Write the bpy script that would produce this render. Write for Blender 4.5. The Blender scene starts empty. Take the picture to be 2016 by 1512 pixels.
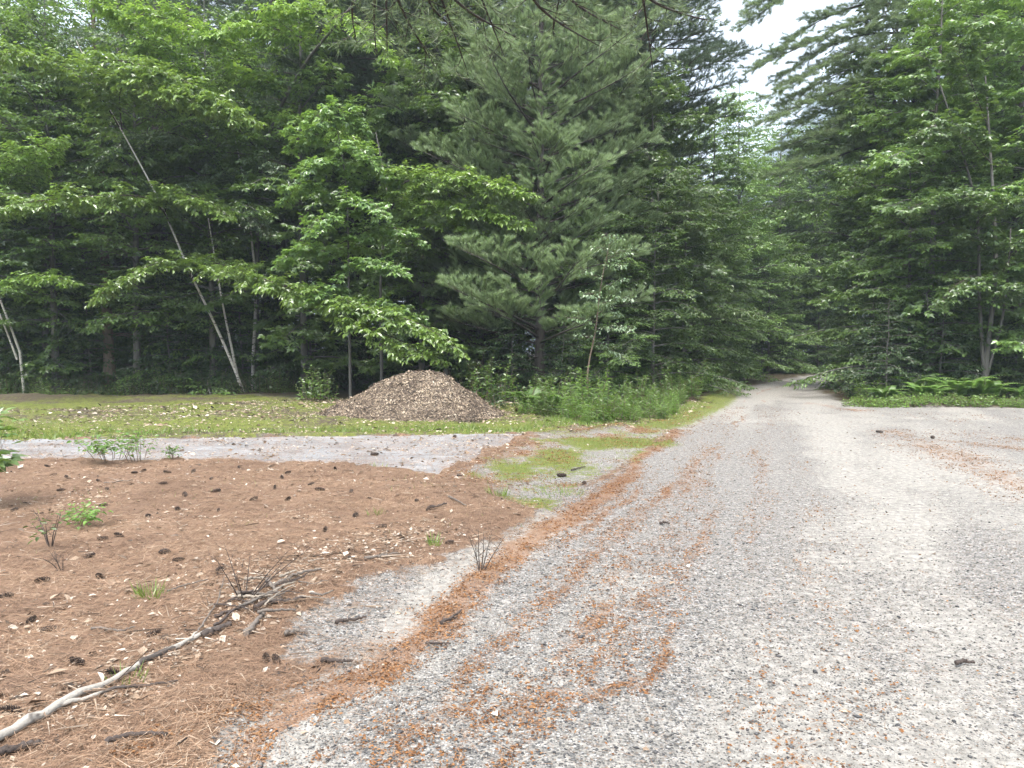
import bpy, math
import numpy as np
from mathutils import Vector
C = bpy.context.scene.collection
sc = bpy.context.scene
R = math.radians

# ------------------------------------------------------------------ camera, sky, sun, exposure
CAM_H, F, PITCH = 1.55, 1512.0, math.atan(66 / 1512.0)
cd = bpy.data.cameras.new("camera"); cam = bpy.data.objects.new("camera", cd); C.objects.link(cam)
cd.sensor_width = 36; cd.lens = 27.0; cd.clip_start = 0.05; cd.clip_end = 6000
cam.location = (0, 0, CAM_H); cam.rotation_euler = (R(90) - PITCH, 0, 0)
sc.camera = cam

SUN_EL, SUN_AZ = R(64), R(200)
w = bpy.data.worlds.new("World"); sc.world = w; w.use_nodes = True
nt = w.node_tree; nt.nodes.clear()
sky = nt.nodes.new("ShaderNodeTexSky"); sky.sky_type = 'NISHITA'; sky.sun_disc = False
sky.sun_elevation = SUN_EL; sky.sun_rotation = SUN_AZ
sky.air_density = 1.0; sky.dust_density = 6.0; sky.ozone_density = 1.0
hs = nt.nodes.new("ShaderNodeHueSaturation"); hs.inputs['Saturation'].default_value = 0.35
bg = nt.nodes.new("ShaderNodeBackground"); bg.inputs['Strength'].default_value = 0.15
wo = nt.nodes.new("ShaderNodeOutputWorld")
nt.links.new(sky.outputs[0], hs.inputs['Color']); nt.links.new(hs.outputs[0], bg.inputs[0]); nt.links.new(bg.outputs[0], wo.inputs[0])
sd = bpy.data.lights.new("sun", 'SUN'); so = bpy.data.objects.new("sun", sd); C.objects.link(so)
sd.energy = 1.2; sd.angle = R(20); sd.color = (1.0, 0.96, 0.9)
sdir = Vector((math.sin(SUN_AZ) * math.cos(SUN_EL), math.cos(SUN_AZ) * math.cos(SUN_EL), math.sin(SUN_EL)))
so.rotation_euler = (-sdir).to_track_quat('-Z', 'Y').to_euler()
sc.view_settings.view_transform = 'Standard'; sc.view_settings.look = 'None'
sc.view_settings.exposure = 2.12; sc.view_settings.gamma = 1
sc.cycles.max_bounces = 7; sc.cycles.diffuse_bounces = 4; sc.cycles.glossy_bounces = 2
sc.cycles.transmission_bounces = 5; sc.cycles.transparent_max_bounces = 4; sc.cycles.volume_bounces = 1
sc.cycles.use_denoising = True
sc.cycles.caustics_reflective = False; sc.cycles.caustics_refractive = False

# ------------------------------------------------------------------ pixel helpers (photo is 2016 x 1512)
def ray(px, py):
    u, v = (px - 1008) / F, (756 - py) / F
    return np.array([u, math.cos(PITCH) + v * math.sin(PITCH), -math.sin(PITCH) + v * math.cos(PITCH)])
def at(px, py, Y):
    d = ray(px, py); return np.array([0, 0, CAM_H]) + d * (Y / d[1])
def gp(px, py, z=0.0):
    d = ray(px, py); return np.array([0, 0, CAM_H]) + d * ((z - CAM_H) / d[2])
def gx(px, Y):
    return (px - 1008) / F * Y

# ------------------------------------------------------------------ noise
def _hash(ix, iy, s):
    n = (ix * 374761393 + iy * 668265263 + s * 1442695041) & 0xFFFFFFFF
    n = ((n ^ (n >> 13)) * 1274126177) & 0xFFFFFFFF
    return ((n ^ (n >> 16)) & 0xFFFF) / 65535.0
def vnoise(x, y, s=0):
    x = np.asarray(x, float); y = np.asarray(y, float)
    ix = np.floor(x).astype(np.int64); iy = np.floor(y).astype(np.int64)
    fx = x - ix; fy = y - iy; fx = fx * fx * (3 - 2 * fx); fy = fy * fy * (3 - 2 * fy)
    a, b = _hash(ix, iy, s), _hash(ix + 1, iy, s); c, d = _hash(ix, iy + 1, s), _hash(ix + 1, iy + 1, s)
    return (a * (1 - fx) + b * fx) * (1 - fy) + (c * (1 - fx) + d * fx) * fy
def fbm(x, y, o=4, s=0):
    t = 0; a = 0.5; n = 0
    for k in range(o):
        t = t + a * vnoise(x * 2 ** k, y * 2 ** k, s + k * 17); n += a; a *= .5
    return t / n
def sstep(a, b, x):
    t = np.clip((x - a) / (b - a), 0, 1); return t * t * (3 - 2 * t)

# ------------------------------------------------------------------ mesh helpers
def nrmz(a):
    return a / np.maximum(np.linalg.norm(a, axis=-1, keepdims=True), 1e-9)
def build(name, chunks, mats, parent=None, smooth=False, attrs=None):
    """chunks: list of (verts, faces, material index, per-face value); joined into ONE mesh object"""
    chunks = [c for c in chunks if len(c[1])]
    V = np.concatenate([c[0] for c in chunks]).astype(np.float32)
    li, tot, mi, va = [], [], [], []; off = 0
    for c in chunks:
        f = np.asarray(c[1]); li.append((f + off).ravel()); tot.append(np.full(len(f), f.shape[1]))
        mi.append(np.full(len(f), c[2])); a = c[3]
        va.append(np.full(len(f), a, float) if np.isscalar(a) else np.asarray(a, float)); off += len(c[0])
    li = np.concatenate(li).astype(np.int32); tot = np.concatenate(tot).astype(np.int32)
    me = bpy.data.meshes.new(name)
    me.vertices.add(len(V)); me.vertices.foreach_set("co", V.ravel())
    me.loops.add(len(li)); me.loops.foreach_set("vertex_index", li)
    me.polygons.add(len(tot)); st = np.zeros(len(tot), np.int32); st[1:] = np.cumsum(tot)[:-1]
    me.polygons.foreach_set("loop_start", st); me.polygons.foreach_set("loop_total", tot)
    me.polygons.foreach_set("material_index", np.concatenate(mi).astype(np.int32))
    me.polygons.foreach_set("use_smooth", np.full(len(tot), smooth))
    at_ = me.attributes.new("v", 'FLOAT', 'FACE'); at_.data.foreach_set("value", np.concatenate(va).astype(np.float32))
    if attrs:
        for k, arr in attrs.items():
            b = me.attributes.new(k, 'FLOAT', 'POINT'); b.data.foreach_set("value", arr.astype(np.float32))
    me.update(calc_edges=True)
    for m in mats: me.materials.append(m)
    o = bpy.data.objects.new(name, me); C.objects.link(o)
    if parent is not None: o.parent = parent
    return o
def tag(o, label=None, cat=None, group=None, kind=None):
    if label: o['label'] = label
    if cat: o['category'] = cat
    if group: o['group'] = group
    if kind: o['kind'] = kind
    return o
def empty(name, loc, label, cat, group=None, rz=0, s=1.0):
    o = bpy.data.objects.new(name, None); C.objects.link(o); o.empty_display_size = .3
    o.location = [float(a) for a in loc]; o.rotation_euler = (0, 0, rz); o.scale = (s, s, s)
    return tag(o, label, cat, group)
def copy_thing(src, loc, rz, s, label, group=None):
    r = src.copy(); C.objects.link(r); r.location = [float(a) for a in loc]; r.rotation_euler = (0, 0, rz)
    r.scale = (s, s, s) if np.isscalar(s) else s
    r['label'] = label
    if group: r['group'] = group
    elif 'group' in r: del r['group']
    for ch in src.children:
        c = ch.copy(); C.objects.link(c); c.parent = r
    return r
def resample(P, n):
    P = np.asarray(P, float); d = np.r_[0, np.cumsum(np.linalg.norm(np.diff(P, axis=0), axis=1))]
    # smooth catmull-like: quadratic interpolation through linear resample and smoothing
    t = np.linspace(0, d[-1], n); Q = np.stack([np.interp(t, d, P[:, k]) for k in range(P.shape[1])], 1)
    for _ in range(2):
        Q[1:-1] = .25 * Q[:-2] + .5 * Q[1:-1] + .25 * Q[2:]
    return Q
def tube(P, r, k=6, mat=0, v=.5, cap=True):
    P = np.asarray(P, float); n = len(P); r = np.broadcast_to(np.asarray(r, float), (n,))
    T = nrmz(np.gradient(P, axis=0)); ref = np.array([0, 0, 1.]) if abs(T[0, 2]) < .9 else np.array([1., 0, 0])
    A = nrmz(np.cross(T, ref)); B = np.cross(T, A)
    a = np.arange(k) * 2 * np.pi / k
    V = P[:, None] + r[:, None, None] * (np.cos(a)[None, :, None] * A[:, None] + np.sin(a)[None, :, None] * B[:, None])
    V = V.reshape(-1, 3); i = np.arange(n - 1)[:, None] * k; j = np.arange(k)[None]; j2 = (j + 1) % k
    Fc = np.stack([i + j, i + j2, i + k + j2, i + k + j], -1).reshape(-1, 4)
    out = [(V, Fc, mat, v)]
    if cap:
        cv = np.concatenate([V[:k], P[:1] - T[:1] * r[0] * .3, V[-k:], P[-1:] + T[-1:] * r[-1] * .3]); jj = np.arange(k); j3 = (jj + 1) % k
        out.append((cv, np.concatenate([np.stack([j3, jj, np.full(k, k)], 1), np.stack([k + 1 + jj, k + 1 + j3, np.full(k, 2 * k + 1)], 1)]), mat, v))
    return out
def twig_mesh(S, E, r, mat=0, v=.5):
    d = nrmz(E - S); a = nrmz(np.cross(d, np.array([.3, .2, 1.]))); b = np.cross(d, a); r = np.broadcast_to(np.asarray(r, float), (len(S),))[:, None]
    V = np.stack([S + a * r, S - a * r * .5 + b * r * .87, S - a * r * .5 - b * r * .87, E], 1).reshape(-1, 3)
    i = np.arange(len(S))[:, None] * 4
    Fc = np.concatenate([i + [0, 1, 3], i + [1, 2, 3], i + [2, 0, 3]])
    return (V, Fc, mat, v)
def leaf_mesh(pos, ax, nm, L, style, mat, v):
    ax = nrmz(ax); s = nrmz(np.cross(nm, ax)); n = np.cross(ax, s); L = np.broadcast_to(np.asarray(L, float), (len(pos),))[:, None]
    N = len(pos)
    if style == 'oval':
        q = lambda a, b, c: pos + ax * L * a + s * L * b + n * L * c
        V = np.stack([q(0, 0, 0), q(.28, -.24, .07), q(.66, -.2, .03), q(1, 0, -.14), q(.66, .2, .03), q(.28, .24, .07)], 1).reshape(-1, 3)
        i = np.arange(N)[:, None] * 6
        Fc = np.concatenate([i + [0, 1, 2, 3], i + [0, 3, 4, 5]]); return (V, Fc, mat, np.r_[v, v])
    if style == 'maple':
        outs = []; Fs = []; vs = []
        for k, (an, sc_, wd) in enumerate(((0, 1, .24), (.95, .8, .2), (-.95, .8, .2))):
            d = ax * math.cos(an) + s * math.sin(an); s2 = s * math.cos(an) - ax * math.sin(an)
            q = lambda a, b, c: pos + ax * L * .1 + d * L * a * sc_ + s2 * L * b + n * L * c
            outs.append(np.stack([q(0, 0, 0), q(.5, -wd, .05), q(1, 0, -.1), q(.5, wd, .05)], 1))
        V = np.concatenate(outs, 1).reshape(-1, 3); i = np.arange(N)[:, None] * 12
        Fc = np.concatenate([i + o + np.array(t) for o in (0, 4, 8) for t in ([0, 1, 2], [0, 2, 3])]); return (V, Fc, mat, np.tile(v, 6))
    wd = {'straw': .011, 'diamond': .27, 'narrow': .12, 'needle': .035, 'blade': .05}[style]
    q = lambda a, b, c: pos + ax * L * a + s * L * b + n * L * c
    if style in ('needle', 'blade', 'straw'):
        V = np.stack([q(0, -wd, 0), q(0, wd, 0), q(1, 0, 0)], 1).reshape(-1, 3); i = np.arange(N)[:, None] * 3
        return (V, i + [0, 1, 2], mat, v)
    V = np.stack([q(0, 0, 0), q(.42, -wd, .06), q(1, 0, -.1), q(.42, wd, .06)], 1).reshape(-1, 3); i = np.arange(N)[:, None] * 4
    return (V, np.concatenate([i + [0, 1, 2], i + [0, 2, 3]]), mat, np.r_[v, v])

# ------------------------------------------------------------------ materials
def mat(name):
    m = bpy.data.materials.new(name); m.use_nodes = True; m.node_tree.nodes.clear(); return m, m.node_tree
class N:
    def __init__(s, t): s.t = t
    def n(s, ty, **k):
        x = s.t.nodes.new(ty)
        for a, b in k.items(): setattr(x, a, b)
        return x
    def l(s, a, b): s.t.links.new(a, b)
    def val(s, sock, x):
        if hasattr(x, 'node'): s.l(x, sock)
        else: sock.default_value = x
    def math(s, op, a, b=0.0, c=0.0, clamp=False):
        x = s.n("ShaderNodeMath", operation=op, use_clamp=clamp)
        s.val(x.inputs[0], a); s.val(x.inputs[1], b); s.val(x.inputs[2], c); return x.outputs[0]
    def mix(s, f, a, b):
        x = s.n("ShaderNodeMix", data_type='RGBA'); s.val(x.inputs[0], f)
        for k, c in ((6, a), (7, b)): s.val(x.inputs[k], c if hasattr(c, 'node') else (*c, 1) if len(c) == 3 else c)
        return x.outputs[2]
    def ramp(s, f, stops, interp='LINEAR'):
        x = s.n("ShaderNodeValToRGB"); cr = x.color_ramp; cr.interpolation = interp
        while len(cr.elements) < len(stops): cr.elements.new(.5)
        for e, (p, c) in zip(cr.elements, stops): e.position = p; e.color = (*c, 1)
        s.val(x.inputs[0], f); return x.outputs[0]
    def noise(s, co, scale, detail=3, rough=.55, dist=0.0):
        x = s.n("ShaderNodeTexNoise"); x.inputs['Scale'].default_value = scale; x.inputs['Detail'].default_value = detail
        x.inputs['Roughness'].default_value = rough; x.inputs['Distortion'].default_value = dist
        if co is not None: s.l(co, x.inputs['Vector'])
        return x.outputs[0]
    def map(s, co, sc_=(1, 1, 1), rot=(0, 0, 0)):
        x = s.n("ShaderNodeMapping"); x.inputs['Scale'].default_value = sc_; x.inputs['Rotation'].default_value = rot; s.l(co, x.inputs[0]); return x.outputs[0]
    def smooth(s, x, a, b):
        m = s.n("ShaderNodeMapRange", interpolation_type='SMOOTHSTEP'); s.val(m.inputs[0], x); m.inputs[1].default_value = a; m.inputs[2].default_value = b; return m.outputs[0]
    def attr(s, nm):
        x = s.n("ShaderNodeAttribute"); x.attribute_name = nm; return x.outputs['Fac']
    def obj(s): return s.n("ShaderNodeTexCoord").outputs['Object']
    def out(s, sh):
        o = s.n("ShaderNodeOutputMaterial"); s.l(sh, o.inputs[0])
    def pbr(s, col, rough=.8, bump=None, bd=.01, bs=1.0, spec=.3):
        p = s.n("ShaderNodeBsdfPrincipled"); s.val(p.inputs['Base Color'], col if hasattr(col, 'node') else (*col, 1))
        s.val(p.inputs['Roughness'], rough); p.inputs['Specular IOR Level'].default_value = spec
        if bump is not None:
            b = s.n("ShaderNodeBump"); b.inputs['Distance'].default_value = bd; b.inputs['Strength'].default_value = bs
            s.l(bump, b.inputs['Height']); s.l(b.outputs[0], p.inputs['Normal'])
        s.out(p.outputs[0]); return p

def leaf_material(name, c0, c1, trans, tr_fac=.35, gloss=.06, rough=.38, objvar=.32):
    m, t = mat(name); s = N(t)
    v = s.attr("v"); col = s.mix(v, c0, c1)
    oi = s.n("ShaderNodeObjectInfo").outputs['Random']
    k = s.math('MULTIPLY_ADD', oi, objvar * 2, 1 - objvar)
    mul = s.n("ShaderNodeVectorMath", operation='SCALE'); s.l(col, mul.inputs[0]); s.l(k, mul.inputs['Scale']); col = mul.outputs[0]
    d = s.n("ShaderNodeBsdfDiffuse"); s.l(col, d.inputs[0])
    tr = s.n("ShaderNodeBsdfTranslucent"); tc = s.mix(v, [x * .7 for x in trans], trans); mu2 = s.n("ShaderNodeVectorMath", operation='SCALE'); s.l(tc, mu2.inputs[0]); s.l(k, mu2.inputs['Scale']); s.l(mu2.outputs[0], tr.inputs[0])
    mx = s.n("ShaderNodeMixShader"); mx.inputs[0].default_value = tr_fac; s.l(d.outputs[0], mx.inputs[1]); s.l(tr.outputs[0], mx.inputs[2])
    g = s.n("ShaderNodeBsdfGlossy"); g.inputs['Roughness'].default_value = rough
    m2 = s.n("ShaderNodeMixShader"); m2.inputs[0].default_value = gloss; s.l(mx.outputs[0], m2.inputs[1]); s.l(g.outputs[0], m2.inputs[2])
    s.out(m2.outputs[0]); return m
M = {}
M['beech'] = leaf_material('beech_leaf', (.17, .285, .045), (.27, .42, .08), (.36, .55, .07), .44, .1)
M['birch'] = leaf_material('birch_leaf', (.07, .13, .045), (.13, .2, .08), (.16, .26, .06), .3, .08)
M['maple'] = leaf_material('maple_leaf', (.07, .135, .036), (.145, .235, .055), (.22, .36, .055), .38, .08)
M['dark'] = leaf_material('shade_dark_leaf', (.032, .066, .024), (.064, .11, .034), (.1, .18, .035), .3, .05)  # understory leaf, darkened so the shade under the canopy is in its colour
M['pine'] = leaf_material('pine_needles', (.12, .175, .085), (.24, .31, .15), (.26, .36, .15), .45, .04, .45)
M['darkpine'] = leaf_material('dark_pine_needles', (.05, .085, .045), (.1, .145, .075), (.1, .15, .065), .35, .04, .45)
M['shrub'] = leaf_material('shrub_leaf', (.06, .115, .032), (.13, .205, .052), (.17, .28, .04), .33, .05)
M['weed'] = leaf_material('weed_leaf', (.085, .16, .035), (.17, .275, .06), (.24, .38, .06), .38, .05)
M['fern'] = leaf_material('fern_leaf', (.075, .15, .033), (.145, .25, .05), (.17, .3, .045), .38, .05)
M['grass'] = leaf_material('grass_blade', (.09, .15, .025), (.2, .27, .05), (.24, .34, .05), .35, .05, .4, 0)
M['pale'] = leaf_material('pale_leaf', (.1, .17, .075), (.18, .27, .12), (.22, .32, .1), .3, .1)

def bark(name, c0, c1, sc_=6, stretch=.15, bd=.03):
    m, t = mat(name); s = N(t); co = s.map(s.obj(), (1, 1, stretch)); a = s.noise(co, sc_ * 3, 5, .65)
    b = s.noise(s.obj(), sc_ * .4, 2)
    col = s.mix(s.math('MULTIPLY_ADD', b, .4, s.math('SUBTRACT', a, .2), clamp=True), c0, c1); s.pbr(col, .9, a, bd); return m
M['bark'] = bark('pine_bark', (.02, .017, .015), (.1, .085, .075))
M['greybark'] = bark('grey_bark', (.05, .047, .042), (.2, .19, .17))
M['tanbark'] = bark('tan_bark', (.06, .045, .035), (.24, .18, .13))
def birch_bark():
    m, t = mat('birch_bark'); s = N(t); a = s.noise(s.map(s.obj(), (3, 3, 9)), 2.5, 4, .6); b = s.noise(s.obj(), 1.2, 2)
    band = s.smooth(a, .56, .64); col = s.mix(s.math('MULTIPLY', band, .85), s.mix(b, (.36, .33, .28), (.58, .55, .5)), (.06, .05, .045)); s.pbr(col, .75, a, .01); return m
M['birchbark'] = birch_bark()
M['stick'] = bark('dead_stick', (.05, .042, .036), (.2, .17, .145), 30, .5, .003); M['darkstick'] = bark('dark_stick', (.025, .02, .018), (.09, .07, .06), 30, .5, .003)
def chip_mat(name, stops, rough=.85, vary=None):
    m, t = mat(name); s = N(t); c = s.ramp(s.attr('v'), stops)
    if vary: c = s.mix(s.smooth(s.noise(s.obj(), vary[0], 4, .6), .35, .65), vary[1], c)
    s.pbr(c, rough); return m
M['chips'] = chip_mat('wood_chips', [(0, (.025, .02, .016)), (.3, (.095, .07, .052)), (.55, (.175, .132, .095)), (.8, (.28, .22, .155)), (1, (.42, .35, .265))])
M['litter'] = chip_mat('dry_litter', [(0, (.03, .022, .017)), (.3, (.15, .1, .066)), (.6, (.3, .23, .165)), (1, (.5, .44, .37))])
M['needle_litter'] = chip_mat('dry_pine_needles', [(0, (.04, .024, .017)), (.28, (.15, .087, .052)), (.62, (.3, .19, .118)), (1, (.47, .375, .28))], .85, (1.3, (.21, .13, .083)))
M['debris'] = chip_mat('orange_catkins', [(0, (.06, .026, .012)), (.5, (.19, .084, .03)), (1, (.3, .165, .075))])
M['stone'] = chip_mat('gravel_stones', [(0, (.036, .036, .038)), (.25, (.08, .078, .078)), (.5, (.15, .142, .13)), (.7, (.17, .125, .095)), (.85, (.25, .238, .22)), (1, (.38, .365, .345))], .7)
M['cone'] = chip_mat('pine_cone_scales', [(0, (.02, .014, .012)), (.6, (.07, .05, .04)), (1, (.19, .15, .12))], .8)

def ground_material():
    m, t = mat('ground_cover'); s = N(t); co = s.obj()
    nd, gr, st, sa, lf = [s.attr(k) for k in ('needle', 'grass', 'streak', 'sand', 'forest')]
    n1 = s.noise(co, 1.1, 4, .6); n2 = s.noise(co, 9, 4, .65); n3 = s.noise(co, 70, 3, .6)
    # gravel: stones in a pale sandy matrix
    vo = s.n("ShaderNodeTexVoronoi"); vo.inputs['Scale'].default_value = 85; s.l(co, vo.inputs['Vector'])
    vr = s.n("ShaderNodeSeparateColor"); s.l(vo.outputs['Color'], vr.inputs[0])
    stone = s.ramp(vr.outputs[0], [(0, (.045, .045, .046)), (.15, (.08, .078, .077)), (.35, (.13, .125, .118)), (.6, (.185, .175, .163)), (.75, (.18, .14, .11)), (.86, (.24, .232, .22)), (1, (.34, .33, .318))])
    sand = s.mix(s.math('ADD', s.math('MULTIPLY', s.noise(co, 220, 2, .5), .6), s.math('MULTIPLY', n2, .4)), (.1, .094, .083), (.34, .32, .288))
    patch = s.math('ADD', s.math('ADD', s.math('MULTIPLY', n1, 1.0), s.math('MULTIPLY', n2, .45)), sa)
    cover = s.smooth(patch, .6, 1.5)
    big = s.math('SUBTRACT', .62, s.math('MULTIPLY', cover, .62))
    isst = s.smooth(s.math('SUBTRACT', big, vo.outputs['Distance']), -.08, .08)
    isst = s.math('MULTIPLY', isst, s.math('LESS_THAN', vr.outputs[1], s.math('SUBTRACT', 1.05, s.math('MULTIPLY', cover, .65))))
    col = s.mix(isst, sand, stone)
    gn = s.noise(co, 16, 6, .78); gk = s.math('MULTIPLY_ADD', s.smooth(gn, .3, .7), .75, .62); gv = s.n('ShaderNodeVectorMath', operation='SCALE'); s.l(col, gv.inputs[0]); s.l(gk, gv.inputs['Scale']); col = gv.outputs[0]
    # orange debris streaks
    n4 = s.noise(co, 28, 3, .7)
    sm = s.smooth(s.math('ADD', st, s.math('MULTIPLY', s.math('SUBTRACT', s.math('ADD', s.math('MULTIPLY', n3, .5), s.math('MULTIPLY', n4, .5)), .5), 2.6)), .5, .72)
    sm = s.math('MULTIPLY', sm, s.smooth(st, .02, .2))
    deb = s.ramp(s.noise(co, 130, 2), [(.3, (.06, .025, .011)), (.5, (.175, .075, .026)), (.72, (.27, .155, .08))])
    col = s.mix(s.math('MULTIPLY', sm, .7), col, deb)
    # leaf litter of the wood
    fc = s.ramp(s.math('ADD', s.math('MULTIPLY', n2, .6), s.math('MULTIPLY', n3, .4)), [(.3, (.02, .016, .012)), (.5, (.07, .05, .03)), (.65, (.05, .06, .02)), (.75, (.16, .11, .07))])
    col = s.mix(lf, col, fc)
    # moss and short grass
    gc = s.ramp(s.math('ADD', s.math('MULTIPLY', n3, .5), s.math('MULTIPLY', n2, .5)), [(.3, (.03, .035, .012)), (.45, (.08, .092, .02)), (.58, (.135, .155, .032)), (.72, (.19, .175, .08))])
    gm = s.smooth(s.math('ADD', gr, s.math('MULTIPLY', s.math('SUBTRACT', s.math('ADD', s.math('MULTIPLY', n2, .55), s.math('MULTIPLY', n3, .45)), .5), 3.2)), .36, .64)
    gm = s.math('MULTIPLY', gm, s.smooth(gr, .02, .2))
    col = s.mix(gm, col, gc)
    # pine needle mat
    a = s.noise(s.map(co, (14, 150, 1), (0, 0, .6)), 1, 2, .5, .6); b = s.noise(s.map(co, (150, 14, 1), (0, 0, .25)), 1, 2, .5, .6)
    nn = s.math('MAXIMUM', a, b)
    nc = s.ramp(s.math('ADD', s.math('MULTIPLY', nn, .75), s.math('MULTIPLY', n2, .25)), [(.36, (.045, .028, .019)), (.5, (.135, .082, .052)), (.6, (.23, .148, .096)), (.72, (.33, .25, .18))])
    nc = s.mix(s.smooth(s.noise(co, 1.3, 4, .6), .35, .65), s.mix(.4, nc, (.1, .064, .045)), nc)
    nm = s.smooth(s.math('ADD', nd, s.math('MULTIPLY', s.math('SUBTRACT', s.math('ADD', s.math('MULTIPLY', n2, .6), s.math('MULTIPLY', n3, .4)), .5), 1.1)), .42, .6)
    nm = s.math('MULTIPLY', nm, s.smooth(nd, .02, .15))
    col = s.mix(nm, col, nc)
    h = s.math('ADD', s.math('MULTIPLY', isst, .6), s.math('MULTIPLY', nn, s.math('MULTIPLY', nm, 1.2)))
    h = s.math('ADD', h, s.math('MULTIPLY', n3, .7))
    s.pbr(col, .9, h, .008, .9, .2); return m
M['ground'] = ground_material()
def asphalt():
    m, t = mat('asphalt'); s = N(t); co = s.obj(); a = s.noise(co, 45, 5, .8); b = s.noise(co, 1.3, 5, .65); c = s.noise(s.map(co, (.5, 5, 1)), 2.0, 3)
    k = s.math('ADD', s.math('MULTIPLY', a, .5), s.math('ADD', s.math('MULTIPLY', b, .3), s.math('MULTIPLY', c, .2)))
    s.pbr(s.ramp(k, [(.36, (.085, .086, .088)), (.5, (.19, .191, .193)), (.64, (.31, .311, .312))]), .85, a, .004); return m
M['asphalt'] = asphalt()

# ------------------------------------------------------------------ ground cover masks (functions of world x, y)
def poly(px): return np.array([gp(a, b)[:2] for a, b in px])
def sdf(x, y, P):
    d = np.full(x.shape, 1e9); ins = np.zeros(x.shape, bool); n = len(P)
    for i in range(n):
        a, b = P[i], P[(i + 1) % n]; e = b - a
        t = np.clip(((x - a[0]) * e[0] + (y - a[1]) * e[1]) / max(e @ e, 1e-9), 0, 1)
        d = np.minimum(d, (x - a[0] - t * e[0]) ** 2 + (y - a[1] - t * e[1]) ** 2)
        c = ((a[1] > y) != (b[1] > y)); xx = (b[0] - a[0]) * (y - a[1]) / (b[1] - a[1] if b[1] != a[1] else 1e-9) + a[0]
        ins ^= c & (x < xx)
    return np.where(ins, 1, -1) * np.sqrt(d)
def linedist(x, y, P, W):
    """signed closeness to a polyline with a half width at each point: 1 on the line, 0 at its edge"""
    best = np.full(x.shape, -9.)
    for i in range(len(P) - 1):
        a, b = P[i], P[i + 1]; e = b - a
        t = np.clip(((x - a[0]) * e[0] + (y - a[1]) * e[1]) / max(e @ e, 1e-9), 0, 1)
        d = np.hypot(x - a[0] - t * e[0], y - a[1] - t * e[1]); best = np.maximum(best, 1 - d / (W[i] * (1 - t) + W[i + 1] * t))
    return best
P_NEEDLE = poly([(-900, 900), (0, 906), (400, 904), (640, 912), (760, 929), (868, 943), (905, 925), (985, 885), (1045, 858), (1058, 862), (985, 900), (900, 945), (960, 962), (995, 1000), (1035, 1028), (975, 1058), (880, 1082), (868, 1108), (800, 1138),
                 (650, 1163), (742, 1196), (640, 1222), (545, 1246), (590, 1278), (722, 1278), (712, 1310), (600, 1362), (480, 1402), (400, 1462), (330, 1540), (200, 1800), (-1500, 1800)])
P_LAWN = poly([(-900, 772), (0, 776), (480, 780), (640, 783), (900, 792), (1340, 800), (1362, 822), (1200, 846), (1062, 854), (600, 863), (0, 870), (-900, 876)])
P_VERGE = poly([(1062, 852), (1370, 818), (1330, 850), (1270, 890), (1190, 950), (1060, 1010), (980, 985), (960, 962), (868, 945)])
P_ROAD = poly([(1385, 800), (1432, 771), (1500, 755), (1570, 745), (1640, 738.5), (1660, 743), (1606, 768), (1650, 786), (1720, 800), (2016, 803), (2600, 806), (2600, 1900), (300, 1900), (450, 1440),
               (560, 1230), (720, 1150), (860, 1100), (1000, 1060), (1040, 1025), (1180, 950), (1270, 890), (1330, 850)])
P_TRACK = poly([(1490, 757), (1560, 744), (1640, 735.5), (1720, 729), (1800, 727), (1800, 733), (1690, 743), (1606, 768)])
STREAKS = [([(730, 1318), (610, 1368), (480, 1412), (330, 1465), (200, 1530)], [22, 34, 36, 34, 30], .85), ([(1330, 850), (1265, 905), (1180, 985), (1050, 1065), (950, 1140), (870, 1220), (770, 1310), (640, 1380), (520, 1440)], [12, 18, 34, 36, 42, 50, 48, 42, 30], 1.0),
           ([(1420, 880), (1330, 950), (1230, 1040), (1150, 1120), (1070, 1190), (960, 1290), (890, 1370), (820, 1460), (760, 1540)], [12, 22, 26, 26, 30, 24, 26, 28, 30], .6),
           ([(1200, 1190), (1150, 1250), (1090, 1300)], [26, 32, 20], .75), ([(1330, 1230), (1300, 1300), (1275, 1360)], [16, 20, 14], .75),
           ([(1260, 1340), (1180, 1380), (1120, 1400)], [26, 30, 20], .65), ([(1080, 1370), (1040, 1430), (990, 1520)], [28, 28, 26], .7),
           ([(1400, 1010), (1370, 1080), (1340, 1150)], [14, 18, 14], .55), ([(960, 1370), (890, 1415), (850, 1450)], [22, 26, 18], .7),
           ([(1240, 1090), (1180, 1150)], [24, 22], .5), ([(1620, 1000), (1590, 1020)], [20, 20], .35), ([(800, 1420), (700, 1470), (600, 1520)], [20, 26, 30], .55),
           ([(1760, 850), (1850, 890), (1960, 935), (2120, 1000)], [40, 60, 60, 60], .55), ([(1880, 868), (2016, 885), (2200, 900)], [30, 50, 60], .6),
           ([(1930, 940), (2060, 1000)], [30, 50], .45), ([(1290, 850), (1400, 800), (1440, 775)], [16, 12, 9], .5), ([(1560, 792), (1640, 800), (1700, 810)], [16, 20, 16], .6),
           ([(1290, 890), (1350, 850), (1400, 820)], [14, 12, 8], .45), ([(880, 944), (960, 905), (1050, 858)], [10, 9, 6], .8)]
STREAKS = [(np.array([gp(*p)[:2] for p in a]), [q / F * gp(*p)[1] * 1.15 for p, q in zip(a, b)], k) for a, b, k in STREAKS]
ROADC = np.array([gp(1200, 1400)[:2], gp(1400, 900)[:2], gp(1520, 768)[:2], gp(1550, 752)[:2], (18.5, 44), (25, 47.5), (40, 52)])
_FL = np.array([gp(*q)[:2] for q in ((300, 1800), (520, 1440), (700, 1340), (870, 1220), (950, 1140), (1050, 1065), (1180, 985), (1265, 905), (1330, 850), (1390, 805), (1440, 775), (1500, 757), (1570, 746))])
def lateral(x, y): return x - np.interp(y, _FL[:, 1], _FL[:, 0])
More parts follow.
